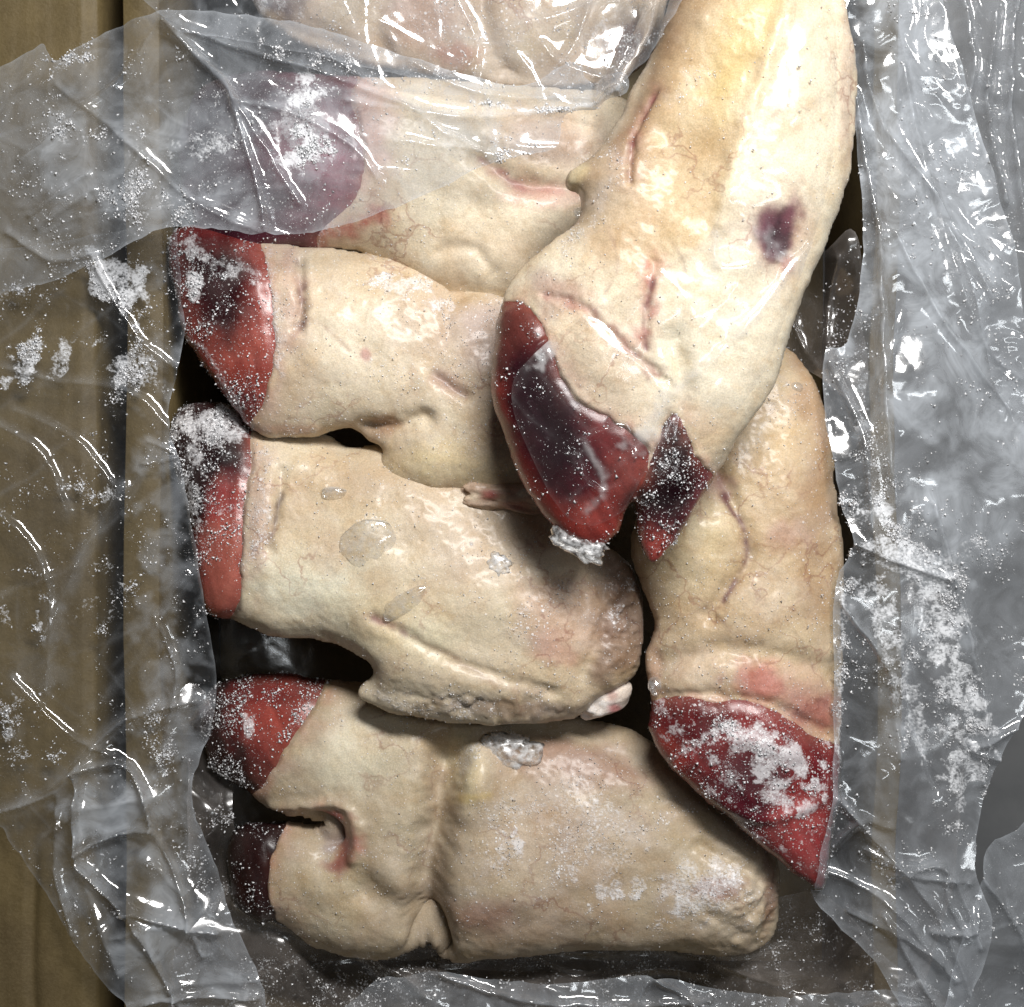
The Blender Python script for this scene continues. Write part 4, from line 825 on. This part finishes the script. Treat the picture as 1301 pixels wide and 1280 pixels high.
# big folded flap at the upper left
film('film_panel', [(-90, 110), (-20, 76), (30, 52), (44, 46), (60, 66), (100, 44), (150, 26), (215, 15), (300, 18), (380, 30), (440, 48), (520, 74), (600, 98), (668, 110), (716, 86), (730, 84), (752, 112), (790, 122), (784, 144), (720, 150), (706, 190), (664, 200), (610, 216), (540, 250), (470, 276), (430, 288), (390, 296), (330, 299), (280, 294), (226, 289), (190, 300), (130, 328), (64, 352), (0, 366), (-90, 380)], 110,
  [(0, 100, 60), (0, 340, 70), (120, 60, 70), (215, 20, 110), (200, 200, 110), (225, 288, 120), (350, 200, 120), (400, 60, 110), (600, 110, 110), (780, 130, 130), (700, 190, 120), (390, 290, 112)],
  folds=[([(212, 34), (300, 62), (420, 100), (520, 140)], 5, 14), ([(212, 34), (280, 100), (300, 140), (330, 240), (338, 296)], 5, 12), ([(208, 34), (120, 120), (20, 200)], 7, 12), ([(212, 36), (300, 130), (380, 260)], 5, 9), ([(400, 60), (520, 140), (620, 205)], 5, 9), ([(440, 130), (560, 150), (680, 150), (780, 140)], 5, 14), ([(500, 180), (580, 190), (640, 205)], 4, 8), ([(60, 100), (150, 170), (250, 260), (330, 296)], 6, 7), ([(520, 80), (600, 120), (700, 130), (780, 134)], 4, 12), ([(30, 270), (80, 240), (110, 220)], 3, 9), ([(40, 285), (95, 255), (120, 240)], 3, 8), ([(0, 290), (60, 330), (120, 320)], 5, 10), ([(300, 130), (380, 150), (450, 190), (480, 230)], 4, 9)],
  milk=(0.27, [('b', 180, 210, 190, 110, -20, .5), ('b', 340, 200, 130, 90, 0, .42), ('b', 40, 90, 70, 50, -20, .12), ('b', 600, 120, 160, 26, 14, .42), ('b', 360, 40, 100, 26, 10, .34), ('b', 560, 230, 120, 40, -15, .14), ('b', 400, 220, 100, 60, 0, .2)]),
  frost=(0.12, [('b', 390, 160, 34, 50, 10, .95), ('b', 340, 120, 60, 30, 0, .55), ('b', 270, 190, 26, 26, 0, .7), ('b', 170, 180, 60, 20, 10, .5), ('b', 180, 250, 60, 36, 20, .55), ('b', 70, 170, 40, 20, -30, .5), ('b', 60, 75, 60, 16, -30, .55), ('b', 400, 70, 90, 20, 12, .4), ('l', [(600, 128), (680, 146), (780, 140)], 5, .7), ('b', 640, 200, 40, 10, 0, .5), ('b', 110, 140, 30, 12, -30, .5)]),
  crk=(95, 7), crk2=(30, 2.6), seed=13, off=5, crys=4200)

# ------------------------------------------------------------------ small things
def pick(sp, px, py):
    root, loc, f, g, h, zc = sp['_']
    p = np.array([px], float), np.array([py], float)
    return float(bilin(h, g, *p)[0] + bilin(zc, g, *p)[0]), f, root, loc
import bmesh
def lump(name, sp, px, py, rx, ry, rz, rot, seed, label, mat=None):
    z, f, root, loc = pick(sp, px, py)
    bm = bmesh.new(); bmesh.ops.create_icosphere(bm, subdivisions=4, radius=1)
    V = np.array([v.co[:] for v in bm.verts]); F = np.array([[v.index for v in fc.verts] for fc in bm.faces]); bm.free()
    k = 1 + 0.12 * fbm(V[:, 0] * 30 + V[:, 2] * 20, V[:, 1] * 30, 22, seed, 3)
    V = V * k[:, None]
    if name == 'ice_lump': mat = M_FICE; V = np.sign(V) * np.abs(V) ** 0.7; V = V * (1 + 0.16 * fbm(V[:, 0] * 40, V[:, 1] * 40 + V[:, 2] * 9, 9, seed, 2))[:, None]
    V = V * np.array([rx, ry, rz])
    V[:, 2] = np.where(V[:, 2] < 0, V[:, 2] * 0.4, V[:, 2])
    a = math.radians(-rot); R = np.array([[math.cos(a), -math.sin(a), 0], [math.sin(a), math.cos(a), 0], [0, 0, 1]])
    V = V @ R.T * f * S
    o = mesh_obj(name, V, F, mat or M_ICE, None, smooth=True, origin=tuple(W(px, py, z + 1, f)))
    tag(o, label, 'ice', 'frozen drops and lumps of ice on the trotters')
    return o
for a in [
  ('ice_droplet', F_, 830, 868, 9, 12, 10, 0, 1, 'small clear ice bead at the left end of the right-hand frosted claw'),
  ('ice_droplet', A, 736, 272, 9, 9, 9, 0, 2, 'round ice bead on the left edge of the big top trotter below its dewclaw'),
  ('ice_droplet', D, 603, 745, 14, 10, 8, -20, 3, 'glossy oval ice drop in the middle of the centre trotter'),
  ('ice_droplet', D, 430, 627, 16, 9, 6, 0, 4, 'small ice drop near the top of the centre trotter beside its claw'),
  ('ice_lump', D, 632, 716, 16, 14, 8, 30, 5, 'dull whitish chip of ice just above the oval drop on the centre trotter'),
  ('ice_disc', D, 474, 694, 34, 38, 9, 0, 6, 'large thin round disc of clear ice on the centre trotter'),
  ('ice_disc', D, 520, 760, 34, 16, 8, -30, 7, 'long thin patch of clear ice below the round ice disc'),
  ('ice_lump', E, 648, 946, 36, 20, 16, 5, 8, 'ridged block of frosted ice standing on the shank of the lowest trotter'),
  ('ice_droplet', F_, 1008, 494, 9, 7, 6, 0, 9, 'tiny ice drop on the upper part of the right-hand trotter'),
  ('ice_lump', A, 735, 690, 34, 18, 14, 25, 10, 'frosty rind of ice frozen under the tip of the big red claw')]:
    lump(*a)

def part_lump(name, sp, px, py, rx, ry, rz, rot, seed, base, ops, dz=0, rough=0.10):
    z, f, root, loc = pick(sp, px, py)
    bm = bmesh.new(); bmesh.ops.create_icosphere(bm, subdivisions=5, radius=1)
    V = np.array([v.co[:] for v in bm.verts]); F = np.array([[v.index for v in fc.verts] for fc in bm.faces]); bm.free()
    V = np.sign(V) * np.abs(V) ** 0.85; V = V * (1 + rough * fbm(V[:, 0] * 40 + V[:, 2] * 30, V[:, 1] * 30, 20, seed, 4))[:, None] * np.array([rx, ry, rz])
    a = math.radians(-rot); R = np.array([[math.cos(a), -math.sin(a), 0], [math.sin(a), math.cos(a), 0], [0, 0, 1]])
    V = V @ R.T
    Pw = W(px, py, z + dz, f)
    C = paint(px + V[:, 0], py - V[:, 1], base, ops)
    o = mesh_obj(name, V * f * S + Pw - loc, F, M_SKIN, root, {'Col': C, 'Frost': np.full(len(V), 0.15)})
    return o
part_lump('knuckle_bone', D, 766, 884, 38, 24, 26, -25, 3, (238, 228, 220), [('b', 780, 900, 10, 8, 0, (190, 60, 60), .8), ('b', 775, 880, 8, 10, 0, (206, 150, 140), .7)], -10)
part_lump('cut_flesh', C_, 646, 632, 62, 20, 18, 6, 4, (206, 170, 136), [('b', 625, 630, 12, 8, 0, (190, 70, 54), .9), ('b', 655, 642, 20, 6, 0, (206, 120, 96), .7), ('b', 668, 626, 16, 6, -20, (236, 226, 196), .9), ('b', 600, 632, 12, 6, 0, (226, 200, 160), .8)], -2, 0.22)
